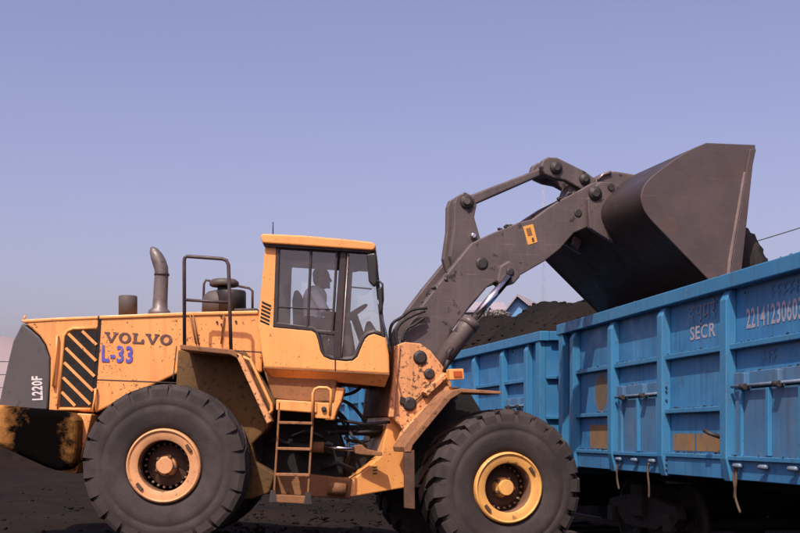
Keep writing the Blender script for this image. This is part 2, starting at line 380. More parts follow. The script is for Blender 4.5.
# ================================================================== GROUND
def ground_z(x, y):
    if x < -2.6: z = 0.215
    elif x < 1.5: z = 0.215 + (x + 2.6) / 4.1 * (-0.275)
    elif x < 2.4: z = -0.06 + (x - 1.5) / 0.9 * (-0.10)
    else: z = -0.16
    f = min(1.0, max(0.0, (y - 24.0) / 30.0))
    return z * (1 - f) + 0.0 * f
def make_ground():
    mb = MB()
    def axis(lim, n, k):
        return [lim * math.sinh(k * t) / math.sinh(k) for t in [(-1 + 2 * i / n) for i in range(n + 1)]]
    xs = axis(2500.0, 200, 8.2); ys = [v + 17.0 for v in axis(3000.0, 200, 8.4)]
    vs = []
    for y in ys:
        for x in xs:
            z = ground_z(x, y)
            d = sqrt(x * x + (y - 17) ** 2)
            if d < 80:
                q = Vector((x * 0.55, y * 0.55, 0))
                n = noise.noise(Vector((x * .12, y * 1.1, 4))) * 0.10 + noise.noise(q) * 0.08 + noise.noise(q * 3.1) * 0.05 + noise.noise(q * 9.0) * 0.022
                z += (n - 0.03) * (1.0 if y > 16.6 else 0.35)
            vs.append((x, y, z))
    n = len(xs); fs = []
    for j in range(len(ys) - 1):
        for i in range(n - 1):
            fs.append([j * n + i, j * n + i + 1, (j + 1) * n + i + 1, (j + 1) * n + i])
    mb.add(vs, fs, True)
    return B('ground', mb, 'ground_dust', kind='structure', recalc=False)
make_ground()

def lump_mesh(mb, c, r, rnd):
    """irregular eight-cornered lump"""
    t = (1 + 5 ** 0.5) / 2
    base = [(-1,t,0),(1,t,0),(-1,-t,0),(1,-t,0),(0,-1,t),(0,1,t),(0,-1,-t),(0,1,-t),(t,0,-1),(t,0,1),(-t,0,-1),(-t,0,1)]
    fs = [[0,11,5],[0,5,1],[0,1,7],[0,7,10],[0,10,11],[1,5,9],[5,11,4],[11,10,2],[10,7,6],[7,1,8],[3,9,4],[3,4,2],[3,2,6],[3,6,8],[3,8,9],[4,9,5],[2,4,11],[6,2,10],[8,6,7],[9,8,1]]
    rot = Matrix.Rotation(rnd.random() * 6.28, 3, Vector((rnd.random(), rnd.random(), rnd.random() + .1)).normalized())
    sc = Vector((rnd.uniform(.7, 1.25), rnd.uniform(.7, 1.25), rnd.uniform(.5, .9)))
    vs = []
    for b in base:
        p = rot @ (Vector(b).normalized() * rnd.uniform(.75, 1.15))
        vs.append(Vector(c) + Vector((p.x * sc.x, p.y * sc.y, p.z * sc.z)) * r)
    mb.add(vs, fs)
def make_lumps():
    rnd = random.Random(3); mb = MB()
    for i in range(2600):
        y = 15.9 + 14 * rnd.random() ** 1.6; x = rnd.uniform(-0.36, 0.10) * y
        if rnd.random() < 0.85 and not (-2.6 < x < 1.0): continue
        r = 0.010 + 0.045 * rnd.random() ** 3
        lump_mesh(mb, (x, y, ground_z(x, y) + r * 0.25), r, rnd)
    o = B('loose_coal', mb, 'coal_brown', kind='stuff', recalc=False)
    tag(o, 'loose lumps of coal scattered over the dark yard ground', 'coal')
make_lumps()

# ================================================================== WHEEL LOADER
loader = empty('wheel_loader', (-0.8, 14.95, 0.05))
tag(loader, 'orange yellow articulated wheel loader tipping its raised bucket over the blue wagon', 'wheel loader')
YN, YF = 14.22, 15.68        # flanks of the engine hood
CN, CFar = 14.15, 15.75      # flanks of the cab

# ---- wheels
def make_wheel(c, ax, rim_mat, spin, label=None, lugw=.84, wear=.028):
    """c: centre of the outer face plane, ax: outward axis"""
    c = Vector(c); ax = Vector(ax).normalized()
    rim = MB()
    rim.lathe([(-0.05, .425), (-0.012, .418), (0.0, .402), (-0.004, .392), (-0.018, .384), (-0.022, .305), (-0.032, .292), (-0.050, .290), (-0.051, .300), (-0.62, .300), (-0.64, .40), (-0.62, .425)], c, ax, 56, closed=True)
    w = B('wheel', rim, rim_mat, loader, label=label)
    t = MB()
    prof = [(-0.055, .430), (-0.035, .452), (-0.018, .50), (0.000, .60), (0.004, .66), (-0.004, .672), (-0.004, .70), (0.002, .71), (-0.012, .775), (-0.035, .825 + wear * .4), (-0.075, .862 + wear), (-0.12, .872 + wear),
            (-0.36, .888 + wear), (-0.60, .872 + wear), (-0.65, .862 + wear), (-0.69, .82), (-0.715, .72), (-0.72, .60), (-0.70, .50), (-0.67, .430), (-0.36, .41)]
    t.lathe(prof, c, ax, 72, closed=True)
    ref = Vector((0, 0, 1)); a = ax.cross(ref).normalized(); b = ax.cross(a)
    NL = 24; wrnd = random.Random(int(spin * 1000))
    def pt(d, r, an): return c + ax * d + (a * cos(an) + b * sin(an)) * r
    for side in (0, 1):
        for k in range(NL):
            an0 = 2 * pi * (k + 0.5 * side) / NL + spin
            hw = pi / NL * lugw * wrnd.uniform(.93, 1.04)
            cut = wrnd.uniform(-.010, .002)
            sk = 0.20
            def dd(d): return d if side == 0 else -0.72 - d
            rings = []
            for (d, r, sh, wf) in ((-0.013, .775, 0.0, 1.0), (-0.022, .870, 0.0, 1.0), (-0.048, .922, 0.0, 0.98), (-0.20, .938, 0.35, .95), (-0.385, .940, 1.0, .85)):
                q = an0 + sk * sh * (1 if side == 0 else -1)
                r += cut if r > .9 else 0
                rings.append([pt(dd(d), r, q - hw * wf), pt(dd(d), r, q + hw * wf)])
            low = []
            for (d, r, sh, wf) in ((-0.07, .80, 0.0, 1.05), (-0.10, .84, 0.0, 1.0), (-0.11, .86, 0.0, 0.95), (-0.20, .86, 0.35, .95), (-0.385, .86, 1.0, .85)):
                q = an0 + sk * sh * (1 if side == 0 else -1)
                low.append([pt(dd(d), r, q - hw * wf * 1.06), pt(dd(d), r, q + hw * wf * 1.06)])
            vs = [p for rr in rings for p in rr] + [p for rr in low for p in rr]
            m = len(rings); fs = []
            for i in range(m - 1):
                fs.append([2*i, 2*i+1, 2*i+3, 2*i+2])
                o = 2 * m
                fs.append([2*i, 2*i+2, o+2*i+2, o+2*i]); fs.append([2*i+1, o+2*i+1, o+2*i+3, 2*i+3])
            fs.append([0, 2*m, 2*m+1, 1]); fs.append([2*m-2, 2*m-1, 4*m-1, 4*m-2])
            t.add(vs, fs)
    B('tyre', t, 'rubber', w)
    bl = MB(); bl.lathe([(-0.051, .2895), (-0.30, .286), (-0.31, .298), (-0.051, .2985)], c, ax, 48, closed=True); B('rim_barrel', bl, 'rim_mid', w)
    d = MB(); d.lathe([(-0.30, .285), (-0.30, .235), (-0.26, .20), (-0.25, .12), (-0.26, .0001)], c, ax, 40)
    B('rim_disc', d, 'rim_dark', w)
    h = MB(); h.lathe([(-0.26, .125), (-0.17, .115), (-0.15, .096), (-0.10, .094), (-0.09, .086), (-0.09, .0001)], c, ax, 28)
    hb = B('hub', h, rim_mat, w); e_ = hb.modifiers.new('hard', 'EDGE_SPLIT'); e_.split_angle = radians(35)
    e_ = w.modifiers.new('hard', 'EDGE_SPLIT'); e_.split_angle = radians(40)
    nb = MB()
    for k in range(22):
        an = 2 * pi * k / 22
        p = pt(-0.30, .250, an)
        nb.lathe([(0, .017), (0.05, .017), (0.055, .010)], p, ax, 6)
    B('nut_ring', nb, 'nut_steel', w, kind='stuff')
    bb = MB()
    for k in range(5):
        an = 2 * pi * k / 5 + 0.5
        bb.lathe([(-0.22, .022), (-0.135, .022), (-0.13, .014)], pt(0, .112, an), ax, 6)
    B('hub_bolts', bb, 'rim_dark', w, kind='stuff')
    for an in (0.62, 3.85):
        lk = MB()
        p = pt(-0.012, .352, an + pi); tan = (-a * sin(an + pi) + b * cos(an + pi))
        M = Matrix((tan, (a * cos(an + pi) + b * sin(an + pi)), ax)).transposed().to_4x4(); M.translation = p
        lk.box((-.045, -.016, -.01), (.045, .016, .02), M)
        B('lock_lug', lk, 'rim_dark', w)
    return w
RY = 13.48
rc = R(163, 466, RY)
make_wheel(rc, (0, -1, 0), 'rim_paint', 0.05, 'rear wheel with dusty pinkish orange rim')
make_wheel(Vector((rc.x, 2 * 14.95 - RY, rc.z)), (0, 1, 0), 'rim_paint', 0.11)
fc = F(509.5, 488, 1.43)
fw_near = make_wheel(fc, RF, 'rim_yellow', 0.02, 'front wheel with golden yellow rim, steered away', lugw=.70, wear=0.0)
make_wheel(fc - RF * 2.86, -RF, 'rim_yellow', 0.13, lugw=.70, wear=0.0)
ax_m = MB(); ax_m.lathe([(-2.2, .16), (-1.75, .16), (-1.55, .33), (-1.15, .33), (-0.95, .16), (-0.5, .16)], fc + RF * (-0.08), RF, 20)
B('front_axle', ax_m, 'black_grime', loader)
ax_m = MB(); ax_m.lathe([(-2.25, .16), (-1.75, .16), (-1.6, .33), (-1.2, .33), (-1.0, .16), (-0.5, .16)], rc + Vector((0, .02, 0)), (0, -1, 0), 20)
B('rear_axle', ax_m, 'black_grime', loader)

# ---- counterweight
m = MB()
prof = [(-46, 412), (-38, 402), (-10, 404), (20, 407), (62, 411), (74, 414), (77, 420), (76, 448), (73, 466), (60, 472), (44, 467), (20, 456), (-6, 444), (-34, 436), (-44, 428)]
rp(m, prof, 13.78, 16.12)
B('counterweight', m, 'counterweight', loader, bevel=0.09, seg=4, label='cast counterweight smeared with black soot')
m = MB(); rp(m, [(77, 413), (92, 414), (86, 440), (76, 474), (52, 469), (60, 466), (70, 464), (76, 448)], 14.05, 15.85)
B('rear_frame_plate', m, 'yellow', loader, bevel=0.015)

# ---- rear grille cover (dark grey tail of the hood)
m = MB()
rp(m, [(22, 323), (30, 329), (39, 337), (45, 346), (49.5, 358), (49.5, 380), (47, 410), (-2, 409), (2, 388), (7, 366), (13, 341)], YN - 0.012, YF + 0.012)
tail = B('rear_grille_cover', m, 'grille_grey', loader, bevel=0.02)
for i in range(8):
    m = MB(); t = (i + .5) / 8
    p = R(-1 + 22 * (t ** 0.9), 405 - 78 * t, YN + 0.02)
    m.box((p.x - .045, YN + .12, p.z - .022), (p.x + .05, YF - .12, p.z + .022))
    B('grille_slat', m, 'black_paint', tail, bevel=0.008, seg=1)
vs, fs = text_mesh('L220F', .035)
px = R(31.5, 399, YN - 0.018)
sc_ = YN / FPX
o = flat_text('model_lettering', vs, fs, R(43, 400, YN - 0.017), (-.03, 0, 1), (-1, 0, -.03), 24 * sc_, 11 * sc_, 'letter_white', tail)

# ---- engine hood
m = MB()
rp(m, [(21, 320.5), (60, 318.4), (98, 316.8), (99, 330), (97, 345), (92, 412), (48.5, 411), (50, 380), (50.3, 358), (46, 345), (40, 336), (31, 328)], YN, YF)
hood_rear = B('hood_rear_section', m, 'yellow', loader, bevel=0.02)
m = MB()
rp(m, [(99.5, 316.6), (140, 315), (190, 313), (258, 311.5), (262, 330), (262, 372), (235, 372), (180, 372), (95, 413), (94, 405), (98, 345)], YN + 0.008, YF - 0.008)
hood = B('engine_hood', m, 'yellow', loader, bevel=0.02)
m = MB(); rp(m, [(98.2, 316), (101, 316), (99.3, 345), (93.6, 413), (91, 413), (96.6, 345)], YN - 0.006, YN + 0.02)
B('hood_seam', m, 'black_grime', hood_rear)
m = MB()
rp(m, [(60.5, 406.5), (64.5, 350), (66, 338), (69, 333.5), (74, 331), (97, 330.5), (96.2, 345), (91, 407)], YN - 0.012, YN + 0.03)
louvre = B('louvre_opening', m, 'black_grime', hood_rear)
m = MB()
pts = [(58.5, 409), (62.5, 350), (64, 336), (67.5, 331), (73, 328.6), (97, 328)]
m.tube([R(x, y, YN - 0.01) for x, y in pts], 0.022, 6)
m.tube([R(58.5, 409, YN - .01), R(91, 409.5, YN - .01)], 0.022, 6)
B('louvre_frame', m, 'yellow', hood_rear)
for i, (p0, p1) in enumerate([((82, 331), (96.5, 345)), ((68, 333.5), (96, 361)), ((65.5, 348), (94.5, 376.5)), ((64, 362.5), (93, 391)), ((62.8, 377.5), (90, 404.5)), ((61.5, 392), (75, 406))]):
    m = MB()
    a_ = R(*p0, YN - 0.02); b_ = R(*p1, YN - 0.02); d_ = (b_ - a_).normalized(); n_ = Vector((-d_.z, 0, d_.x)) * 0.018
    m.prism([a_ - n_, b_ - n_, b_ + n_, a_ + n_], [q + Vector((0, .035, 0)) for q in (a_ - n_, b_ - n_, b_ + n_, a_ + n_)])
    B('louvre_slat', m, 'yellow', louvre, bevel=0.004, seg=1)
for pts in ([(57, 336), (56.5, 350), (53, 386)], [(95.5, 389), (95, 398), (92.5, 411)]):
    m = MB(); q = [R(x, y, YN - 0.045) for x, y in pts]
    m.tube([q[0] + Vector((0, .05, 0))] + q + [q[-1] + Vector((0, .05, 0))], 0.016, 7)
    B('grab_handle', m, 'yellow_clean', hood_rear)
for (x0, y0, x1, y1) in ((96, 379.5, 184, 383), (176.5, 346, 173, 379), (262, 352, 186, 348)):
    m = MB(); a_ = R(x0, y0, YN + 0.003); b_ = R(x1, y1, YN + 0.003); d_ = (b_ - a_).normalized(); n_ = Vector((-d_.z, 0, d_.x)) * 0.005
    m.prism([a_ - n_, b_ - n_, b_ + n_, a_ + n_], [q + Vector((0, .02, 0)) for q in (a_ - n_, b_ - n_, b_ + n_, a_ + n_)])
    B('panel_seam', m, 'pin_dark', hood)
m = MB(); rp(m, [(99, 315.6), (190, 312), (258, 310.5), (258, 314), (190, 315.6), (99, 319)], YN - 0.012, YF + 0.012)
B('hood_top_edge', m, 'yellow_clean', hood, bevel=0.012)
m = MB(); rp(m, [(20.5, 319.6), (60, 317.4), (98, 316), (98, 319), (60, 320.6), (23, 323)], YN - 0.012, YF + 0.012)
B('hood_top_edge', m, 'yellow_clean', hood_rear, bevel=0.012)
m = MB(); p = R(24, 320, YN + 0.1); m.tube([p, p + Vector((0.015, 0, .055))], .012, 6); B('lifting_eye', m, 'yellow', hood_rear)

# lettering VOLVO: wide slab serif capitals drawn as outlines
def slab(letter):
    """polygons in a unit box, wide slab-serif capital"""
    if letter == 'V':
        return [[(0, 1), (.40, 1), (.40, .86), (.31, .86), (.54, .28), (.73, .86), (.63, .86), (.63, 1), (1, 1), (1, .86), (.90, .86), (.57, 0), (.40, 0), (.09, .86), (0, .86)]]
    if letter == 'L':
        return [[(0, 1), (.46, 1), (.46, .86), (.36, .86), (.36, .16), (.72, .16), (.80, .42), (1, .42), (.97, 0), (0, 0), (0, .14), (.10, .14), (.10, .86), (0, .86)]]
    out = []
    n = 28
    for k in range(n):
        a0, a1 = 2 * pi * k / n, 2 * pi * (k + 1) / n
        out.append([(.5 + .5 * cos(a0), .5 + .52 * sin(a0)), (.5 + .5 * cos(a1), .5 + .52 * sin(a1)), (.5 + .24 * cos(a1), .5 + .36 * sin(a1)), (.5 + .24 * cos(a0), .5 + .36 * sin(a0))])
    return out
def brand():
    vs, fs = [], []; x = 0
    for ch, w in zip('VOLVO', (1.28, 1.12, 1.08, 1.28, 1.12)):
        for poly in slab(ch):
            o = len(vs)
            vs += [Vector((x + px_ * w, py_, 0)) for px_, py_ in poly]; fs.append(list(range(o, o + len(poly))))
        x += w + (0.10 if ch != 'O' else .13) - (0.06 if ch == 'V' else 0)
    return vs, fs
vs, fs = brand()
xd = Vector((1, 0, -0.045)); yd = Vector((0.03, 0, 1))
flat_text('brand_lettering', vs, fs, R(104, 342, YN - 0.002), xd, yd, 68 * sc_, 10.5 * sc_, 'letter_brown', hood)
def stroke_text(strokes, wd):
    vs, fs = [], []
    for st in strokes:
        for (a, b) in zip(st[:-1], st[1:]):
            a = Vector((*a, 0)); b = Vector((*b, 0)); d = (b - a).normalized(); n = Vector((-d.y, d.x, 0)) * wd
            a2 = a - d * wd * .6; b2 = b + d * wd * .6
            o = len(vs); vs += [a2 - n, b2 - n, b2 + n, a2 + n]; fs.append([o, o+1, o+2, o+3])
    return vs, fs
vs, fs = text_mesh('L-33', .028)
flat_text('fleet_number', vs, fs, R(101.5, 361.8, YN - 0.002), xd, yd, 31 * sc_, 17 * sc_, 'letter_blue', hood)

# ---- exhaust stack, stub pipe and air pre-cleaner
EY = 14.75
m = MB()
q = [(159.5, 316, 11.5), (159.5, 311, 10.8), (160, 308.2, 7.6), (160.3, 300, 7.2), (161, 285, 7), (161.6, 274, 6.8), (161.2, 268, 6.9), (159.2, 262, 6.9), (156.5, 256, 6.2), (153.5, 250.5, 4.4), (151.5, 247.2, 1.6)]
m.tube([R(x, y, EY) for x, y, r in q], [r * EY / FPX for x, y, r in q], 18)
ex = B('exhaust_stack', m, 'exhaust_steel', loader)
m = MB(); p = R(161.8, 274.6, EY); m.lathe([(-.012, .092), (.012, .092)], p, (0.03, 0, 1), 18); B('clamp_ring', m, 'pin_dark', ex)
m = MB(); p = R(128, 316, 14.6); m.lathe([(0, .112), (.235, .112), (.245, .104), (.245, .085), (.12, .082)], p, (0, 0, 1), 24)
B('stub_pipe', m, 'cleaner_plastic', loader)
PY = 15.0
m = MB(); p = R(221, 313, PY); s_ = PY / FPX
m.lathe([(0, 18.5 * s_), (10 * s_, 18.5 * s_), (17 * s_, 17 * s_), (21 * s_, 13 * s_), (22.5 * s_, 7 * s_), (23 * s_, .001)], p, (0, 0, 1), 28)
pc = B('air_cleaner', m, 'cleaner_plastic', loader)
m = MB(); m.lathe([(20 * s_, 6 * s_), (28 * s_, 6 * s_)], p + Vector((.03, 0, 0)), (0, 0, 1), 16); B('neck', m, 'black_paint', pc)
m = MB(); m.lathe([(26.5 * s_, 13.5 * s_), (27.5 * s_, 14.6 * s_), (31 * s_, 14.6 * s_), (33.5 * s_, 11.5 * s_), (34.5 * s_, .001)], p + Vector((.04, 0, 0)), (0, 0, 1), 26); B('rain_cap', m, 'cleaner_plastic', pc)
m = MB(); m.lathe([(0, 15 * s_), (19 * s_, 15 * s_), (21 * s_, 14 * s_)], R(231, 312, PY - .1), (0, 0, 1), 20); B('intake_drum', m, 'black_paint', pc)
m = MB(); m.tube([R(203, 314, 15.3), R(204, 284, 15.3), R(206, 280, 15.3), R(212, 281.5, 15.3)], .016, 7)
m.tube([R(238, 286, 15.3), R(249, 288, 15.3), R(252.5, 291, 15.3), R(252.5, 312, 15.3)], .016, 7)
B('rear_guard_rail', m, 'rail_dark', loader)
m = MB()
for y0 in (0,): rp(m, [(234, 308.5), (257, 308), (257, 312.5), (234, 313)], 14.6, 15.3)
B('hood_hatch', m, 'pin_dark', loader, bevel=.01)

# ---- platform, fender, hand rails
PLY = 13.62
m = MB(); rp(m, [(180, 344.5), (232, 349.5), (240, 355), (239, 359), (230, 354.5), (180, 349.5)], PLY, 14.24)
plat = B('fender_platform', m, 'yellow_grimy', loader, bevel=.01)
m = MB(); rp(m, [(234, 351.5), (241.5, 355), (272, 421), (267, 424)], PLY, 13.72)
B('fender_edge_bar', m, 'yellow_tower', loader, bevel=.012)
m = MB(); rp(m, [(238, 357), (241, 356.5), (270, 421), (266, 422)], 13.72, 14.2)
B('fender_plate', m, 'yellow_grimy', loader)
m = MB()
m.tube([R(184.5, 346, PLY + .03), R(184.2, 262, PLY + .03), R(184.6, 258, PLY + .03), R(187, 256.3, PLY + .03), R(222, 258.8, PLY + .03), R(226.5, 260.5, PLY + .03), R(228.5, 265, PLY + .03), R(229.6, 300, PLY + .03), R(231, 351, PLY + .03)], .021, 8)
rail = B('platform_rail', m, 'rail_dark', loader)
m = MB(); m.tube([R(184, 299.8, PLY + .03), R(229.5, 302.6, PLY + .03)], .017, 8); B('mid_bar', m, 'rail_dark', rail)
m = MB()
m.tube([R(243, 357, 13.9), R(250, 360, 13.9), R(271, 404, 13.9), R(272, 410, 13.9), R(269, 413.5, 13.9), R(264, 411, 13.9)], .02, 8)
B('ladder_handrail', m, 'yellow', loader)
for pts in ([(190, 315), (196, 344)], [(193, 315), (198.5, 344)], [(224, 315), (221, 344)]):
    m = MB(); q = [R(x, y, YN - 0.02) for x, y in pts]; m.tube(q, .010, 6); B('hood_stay', m, 'yellow_grimy', loader)
m = MB()
for (x, y) in ((221, 316), (217, 322), (221.5, 324.5), (236, 321.5), (232, 361), (233, 374)):
    m.lathe([(0, .014), (.02, .012)], R(x, y, YN + .006), (0, -1, 0), 8)
B('hood_bolts', m, 'pin_dark', loader, kind='stuff')

# ---- tank and belly of the rear frame
m = MB(); rp(m, [(92, 400), (110, 380), (176, 372), (262, 372), (262, 470), (180, 490), (96, 470)], 14.42, 15.48)
B('engine_block', m, 'black_grime', loader, bevel=.03)
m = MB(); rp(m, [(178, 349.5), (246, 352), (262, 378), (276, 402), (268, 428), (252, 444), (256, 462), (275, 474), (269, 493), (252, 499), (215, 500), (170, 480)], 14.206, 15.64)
B('fuel_tank', m, 'tank_soot_shade', loader, bevel=.02)
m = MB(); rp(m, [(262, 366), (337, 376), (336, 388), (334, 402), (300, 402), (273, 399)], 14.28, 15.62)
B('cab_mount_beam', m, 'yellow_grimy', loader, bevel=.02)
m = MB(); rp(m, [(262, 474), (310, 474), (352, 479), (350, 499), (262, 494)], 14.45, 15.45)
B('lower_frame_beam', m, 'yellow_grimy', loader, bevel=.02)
m = MB(); rp(m, [(276, 402), (338, 403), (334, 420), (345, 452), (342, 478), (262, 476), (252, 462), (250, 446), (266, 430)], 14.62, 15.25)
B('gearbox', m, 'black_grime', loader, bevel=.03)
m = MB(); rp(m, [(325, 386), (345, 388), (341, 402), (337, 410), (334, 420), (325, 420)], 14.3, 14.6)
B('cab_mount_bracket', m, 'yellow', loader, bevel=.015)
for i, (x, y, r) in enumerate([(262, 444, .05), (292, 436, .035), (300, 452, .04), (322, 468, .05)]):
    m = MB(); m.tube([R(x, y, 14.6), R(x + 16, y - 5, 14.5), R(x + 32, y + 2, 14.6)], r * .6, 8); B('hydraulic_pipe', m, 'hose', loader)
m = MB(); m.tube([R(328, 487, 14.4), R(346, 489, 14.4)], .09, 16); B('hydraulic_motor', m, 'yellow_grimy', loader)
# ladder
LY = 13.78
m = MB()
for (x0, y0, x1, y1) in ((279.5, 402, 273.5, 500), (313.5, 402, 307.5, 502)):
    a_ = R(x0, y0, LY); b_ = R(x1, y1, LY)
    m.prism([a_ + Vector((-.012, 0, 0)), a_ + Vector((.012, 0, 0)), b_ + Vector((.012, 0, 0)), b_ + Vector((-.012, 0, 0))],
            [q + Vector((0, .07, 0)) for q in (a_ + Vector((-.012, 0, 0)), a_ + Vector((.012, 0, 0)), b_ + Vector((.012, 0, 0)), b_ + Vector((-.012, 0, 0)))])
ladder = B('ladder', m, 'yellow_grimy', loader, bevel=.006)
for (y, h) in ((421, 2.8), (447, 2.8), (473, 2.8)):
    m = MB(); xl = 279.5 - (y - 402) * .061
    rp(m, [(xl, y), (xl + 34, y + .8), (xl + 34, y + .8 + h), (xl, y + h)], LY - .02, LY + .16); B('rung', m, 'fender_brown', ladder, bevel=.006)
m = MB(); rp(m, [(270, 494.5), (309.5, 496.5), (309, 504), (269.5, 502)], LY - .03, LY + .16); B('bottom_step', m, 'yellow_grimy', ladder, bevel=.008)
for (x, y) in ((273, 490), (308, 492)):
    m = MB(); rp(m, [(x - 2.5, y), (x + 2.5, y), (x + 4, y + 12), (x - 4, y + 12)], LY - .035, LY - .02); B('rubber_hanger', m, 'rubber', ladder)
m = MB(); rp(m, [(276, 399.5), (317, 402), (317, 413), (276, 410)], LY, LY + .5); B('top_step', m, 'yellow', ladder, bevel=.012)
m = MB(); m.tube([R(312.5, 420, LY - .02), R(313, 393, LY - .02), R(315, 389, LY - .02), R(319, 387.5, LY - .02), R(327, 387.8, LY - .02), R(330.5, 390, LY - .02), R(331, 394, LY - .02), R(330, 416, LY - .02)], .017, 8)
B('grab_loop', m, 'yellow_clean', loader)
m = MB(); rp(m, [(315, 402), (331, 403), (330, 419), (314, 418)], LY + .02, LY + .12); lb = B('ladder_bracket', m, 'yellow', loader, bevel=.01)
m = MB(); m.lathe([(0, .03), (.03, .03), (.04, .018)], R(324, 409, LY + .02), (0, -1, 0), 10); B('bolt', m, 'pin_dark', lb)
# steering cylinder
m = MB(); m.tube([R(290, 446, 14.35), R(324, 447.5, 14.35)], .06, 16); sc1 = B('steering_cylinder', m, 'black_paint', loader)
m = MB(); m.tube([R(313, 447, 14.35), R(324, 447.5, 14.35)], .066, 16); B('gland', m, 'yellow_grimy', sc1)
m = MB(); m.tube([R(324, 447.5, 14.35), R(358, 449, 14.35)], .026, 14); B('piston_rod', m, 'chrome', sc1)
m = MB(); rp(m, [(354, 445), (362, 444.5), (366, 449), (382, 452), (382, 456), (364, 455), (355, 453.5)], 14.30, 14.40); B('clevis', m, 'yellow_grimy', sc1, bevel=.01)
# hoses over the articulation joint
rnd = random.Random(5)
for pts in ([(334, 398), (350, 404), (364, 420), (372, 438)], [(332, 406), (346, 420), (352, 436), (366, 446)], [(338, 396), (352, 393), (360, 388)], [(328, 432), (345, 431), (362, 432), (382, 430)],
            [(326, 421), (345, 421), (365, 424), (390, 422)], [(336, 412), (344, 424), (349, 452), (344, 470)], [(345, 438), (356, 442), (370, 440)]):
    m = MB(); q = [R(x, y, 14.6 + rnd.uniform(-.1, .3)) for x, y in pts]
    # smooth the bend
    sm_ = []
    for i in range(len(q) - 1):
        p0 = q[max(i - 1, 0)]; p1 = q[i]; p2 = q[i + 1]; p3 = q[min(i + 2, len(q) - 1)]
        for t in (0, .25, .5, .75):
            sm_.append(0.5 * ((2 * p1) + (-p0 + p2) * t + (2 * p0 - 5 * p1 + 4 * p2 - p3) * t * t + (-p0 + 3 * p1 - 3 * p2 + p3) * t ** 3))
    m.tube(sm_ + [q[-1]], .021, 7); B('hydraulic_hose', m, 'hose', loader)
m = MB(); rp(m, [(318, 425), (389, 425), (386, 434), (370, 436), (318, 434)], 14.75, 15.3); B('hinge_plate', m, 'black_grime', loader, bevel=.01)
m = MB(); rp(m, [(318, 484), (366, 478), (366, 488), (318, 494)], 14.7, 15.3); B('hinge_plate', m, 'black_grime', loader, bevel=.01)
m = MB(); rp(m, [(336, 452), (376, 452), (350, 482), (336, 482)], 14.8, 15.3); B('drive_shaft_guard', m, 'black_grime', loader, bevel=.01)

# ---- cab
cab = None
m = MB()
lower = [(257.5, 328), (261, 321), (274, 326.5), (300, 328.8), (312, 330), (317, 333.5), (319.5, 340), (322, 351), (325, 356), (331, 358.8), (346, 360.3), (352.5, 359.8), (356.5, 356.5), (360, 348), (364, 339), (368, 335), (374, 333), (386, 337), (389, 355), (389.5, 374), (336, 371), (264, 367.5)]
rp(m, lower, CN, CN + .10)
cab = B('cab', m, 'yellow_clean', loader, bevel=.022, seg=3, label='enclosed operator cab with dark window frames')
def skirt(y_top, y_bot, flip):
    a_ = [R(x, y, CN) for x, y in ((264.2, 368), (336, 371.4), (389.3, 374.4))]; b_ = [R(x, y, CN) for x, y in ((271, 379), (336, 381.5), (384.5, 386.5))]
    pa_ = [Vector((p.x, y_top, p.z)) for p in a_] + [Vector((p.x, y_bot, p.z)) for p in b_[::-1]]
    pb_ = [p + Vector((0, flip * .04, 0)) for p in pa_]
    mm = MB(); mm.prism(pa_, pb_); return B('cab_skirt', mm, 'yellow_clean', cab, bevel=.012)
skirt(CN + .004, CN + .17, 1); skirt(CFar - .004, CFar - .17, -1)
m = MB(); near = [R(x, y, CN) for x, y in lower]
m.prism([Vector((p.x, CFar - .10, p.z)) for p in near], [Vector((p.x, CFar, p.z)) for p in near]); B('far_side_panel', m, 'yellow_clean', cab, bevel=.02)
m = MB(); rp(m, [(264.5, 364), (387, 369), (384, 384.5), (336, 379.5), (271.5, 377)], CN + .22, CFar - .22); B('cab_floor', m, 'yellow_clean', cab)
m = MB(); rp(m, [(258, 327), (262, 322), (266, 324), (268, 368), (264, 368)], CN + .10, CFar - .10); B('cab_rear_wall', m, 'yellow_clean', cab)
m = MB(); rp(m, [(381, 336), (386, 338), (389, 356), (389, 371), (383, 371)], CN + .10, CFar - .10); B('cab_front_wall', m, 'yellow_clean', cab)
for (ya, yb) in ((CN + .004, CN + .12), (CFar - .12, CFar - .004)):
    m = MB(); q = [R(x, y, CN) for x, y in [(265.5, 241), (280, 242), (274.5, 327), (257.3, 327.5)]]
    m.prism([Vector((p.x, ya, p.z)) for p in q], [Vector((p.x, yb, p.z)) for p in q]); pil = B('rear_pillar', m, 'yellow_clean', cab, bevel=.015)
    if ya < 15:
        for i in range(6):
            mm = MB(); x0 = 260.2 + (5 - i) * .35; y0 = 301 + i * 3.7
            rp(mm, [(x0, y0), (x0 + 9.2, y0 + 4.2), (x0 + 8.8, y0 + 6.2), (x0 - .1, y0 + 2.0)], ya - .004, ya + .03); B('vent_slot', mm, 'black_grime', pil)
for yl in (CN + .122, CFar - .150):
    m = MB(); q = [R(x, y, CN) for x, y in [(266, 245), (281, 246), (276, 330), (259, 330)]]
    m.prism([Vector((p.x, yl, p.z)) for p in q], [Vector((p.x, yl + .026, p.z)) for p in q]); B('pillar_lining', m, 'interior_dark', cab)
# roof
m = MB(); rp(m, [(260.5, 236.5), (262, 233.6), (300, 235.2), (345, 239), (372, 242), (376, 245), (375, 249), (372, 250.2), (262, 242.8)], CN - .09, CFar + .09)
roof = B('cab_roof', m, 'yellow_clean', cab, bevel=.03, seg=3)
m = MB(); rp(m, [(262.5, 242.6), (372, 249.8), (371, 252.5), (264, 246)], CN - .05, CFar + .05); B('roof_lining', m, 'black_paint', roof)
m = MB(); m.tube([R(273, 234, 14.5), R(273, 222, 14.5)], .007, 5); B('aerial', m, 'black_paint', roof)
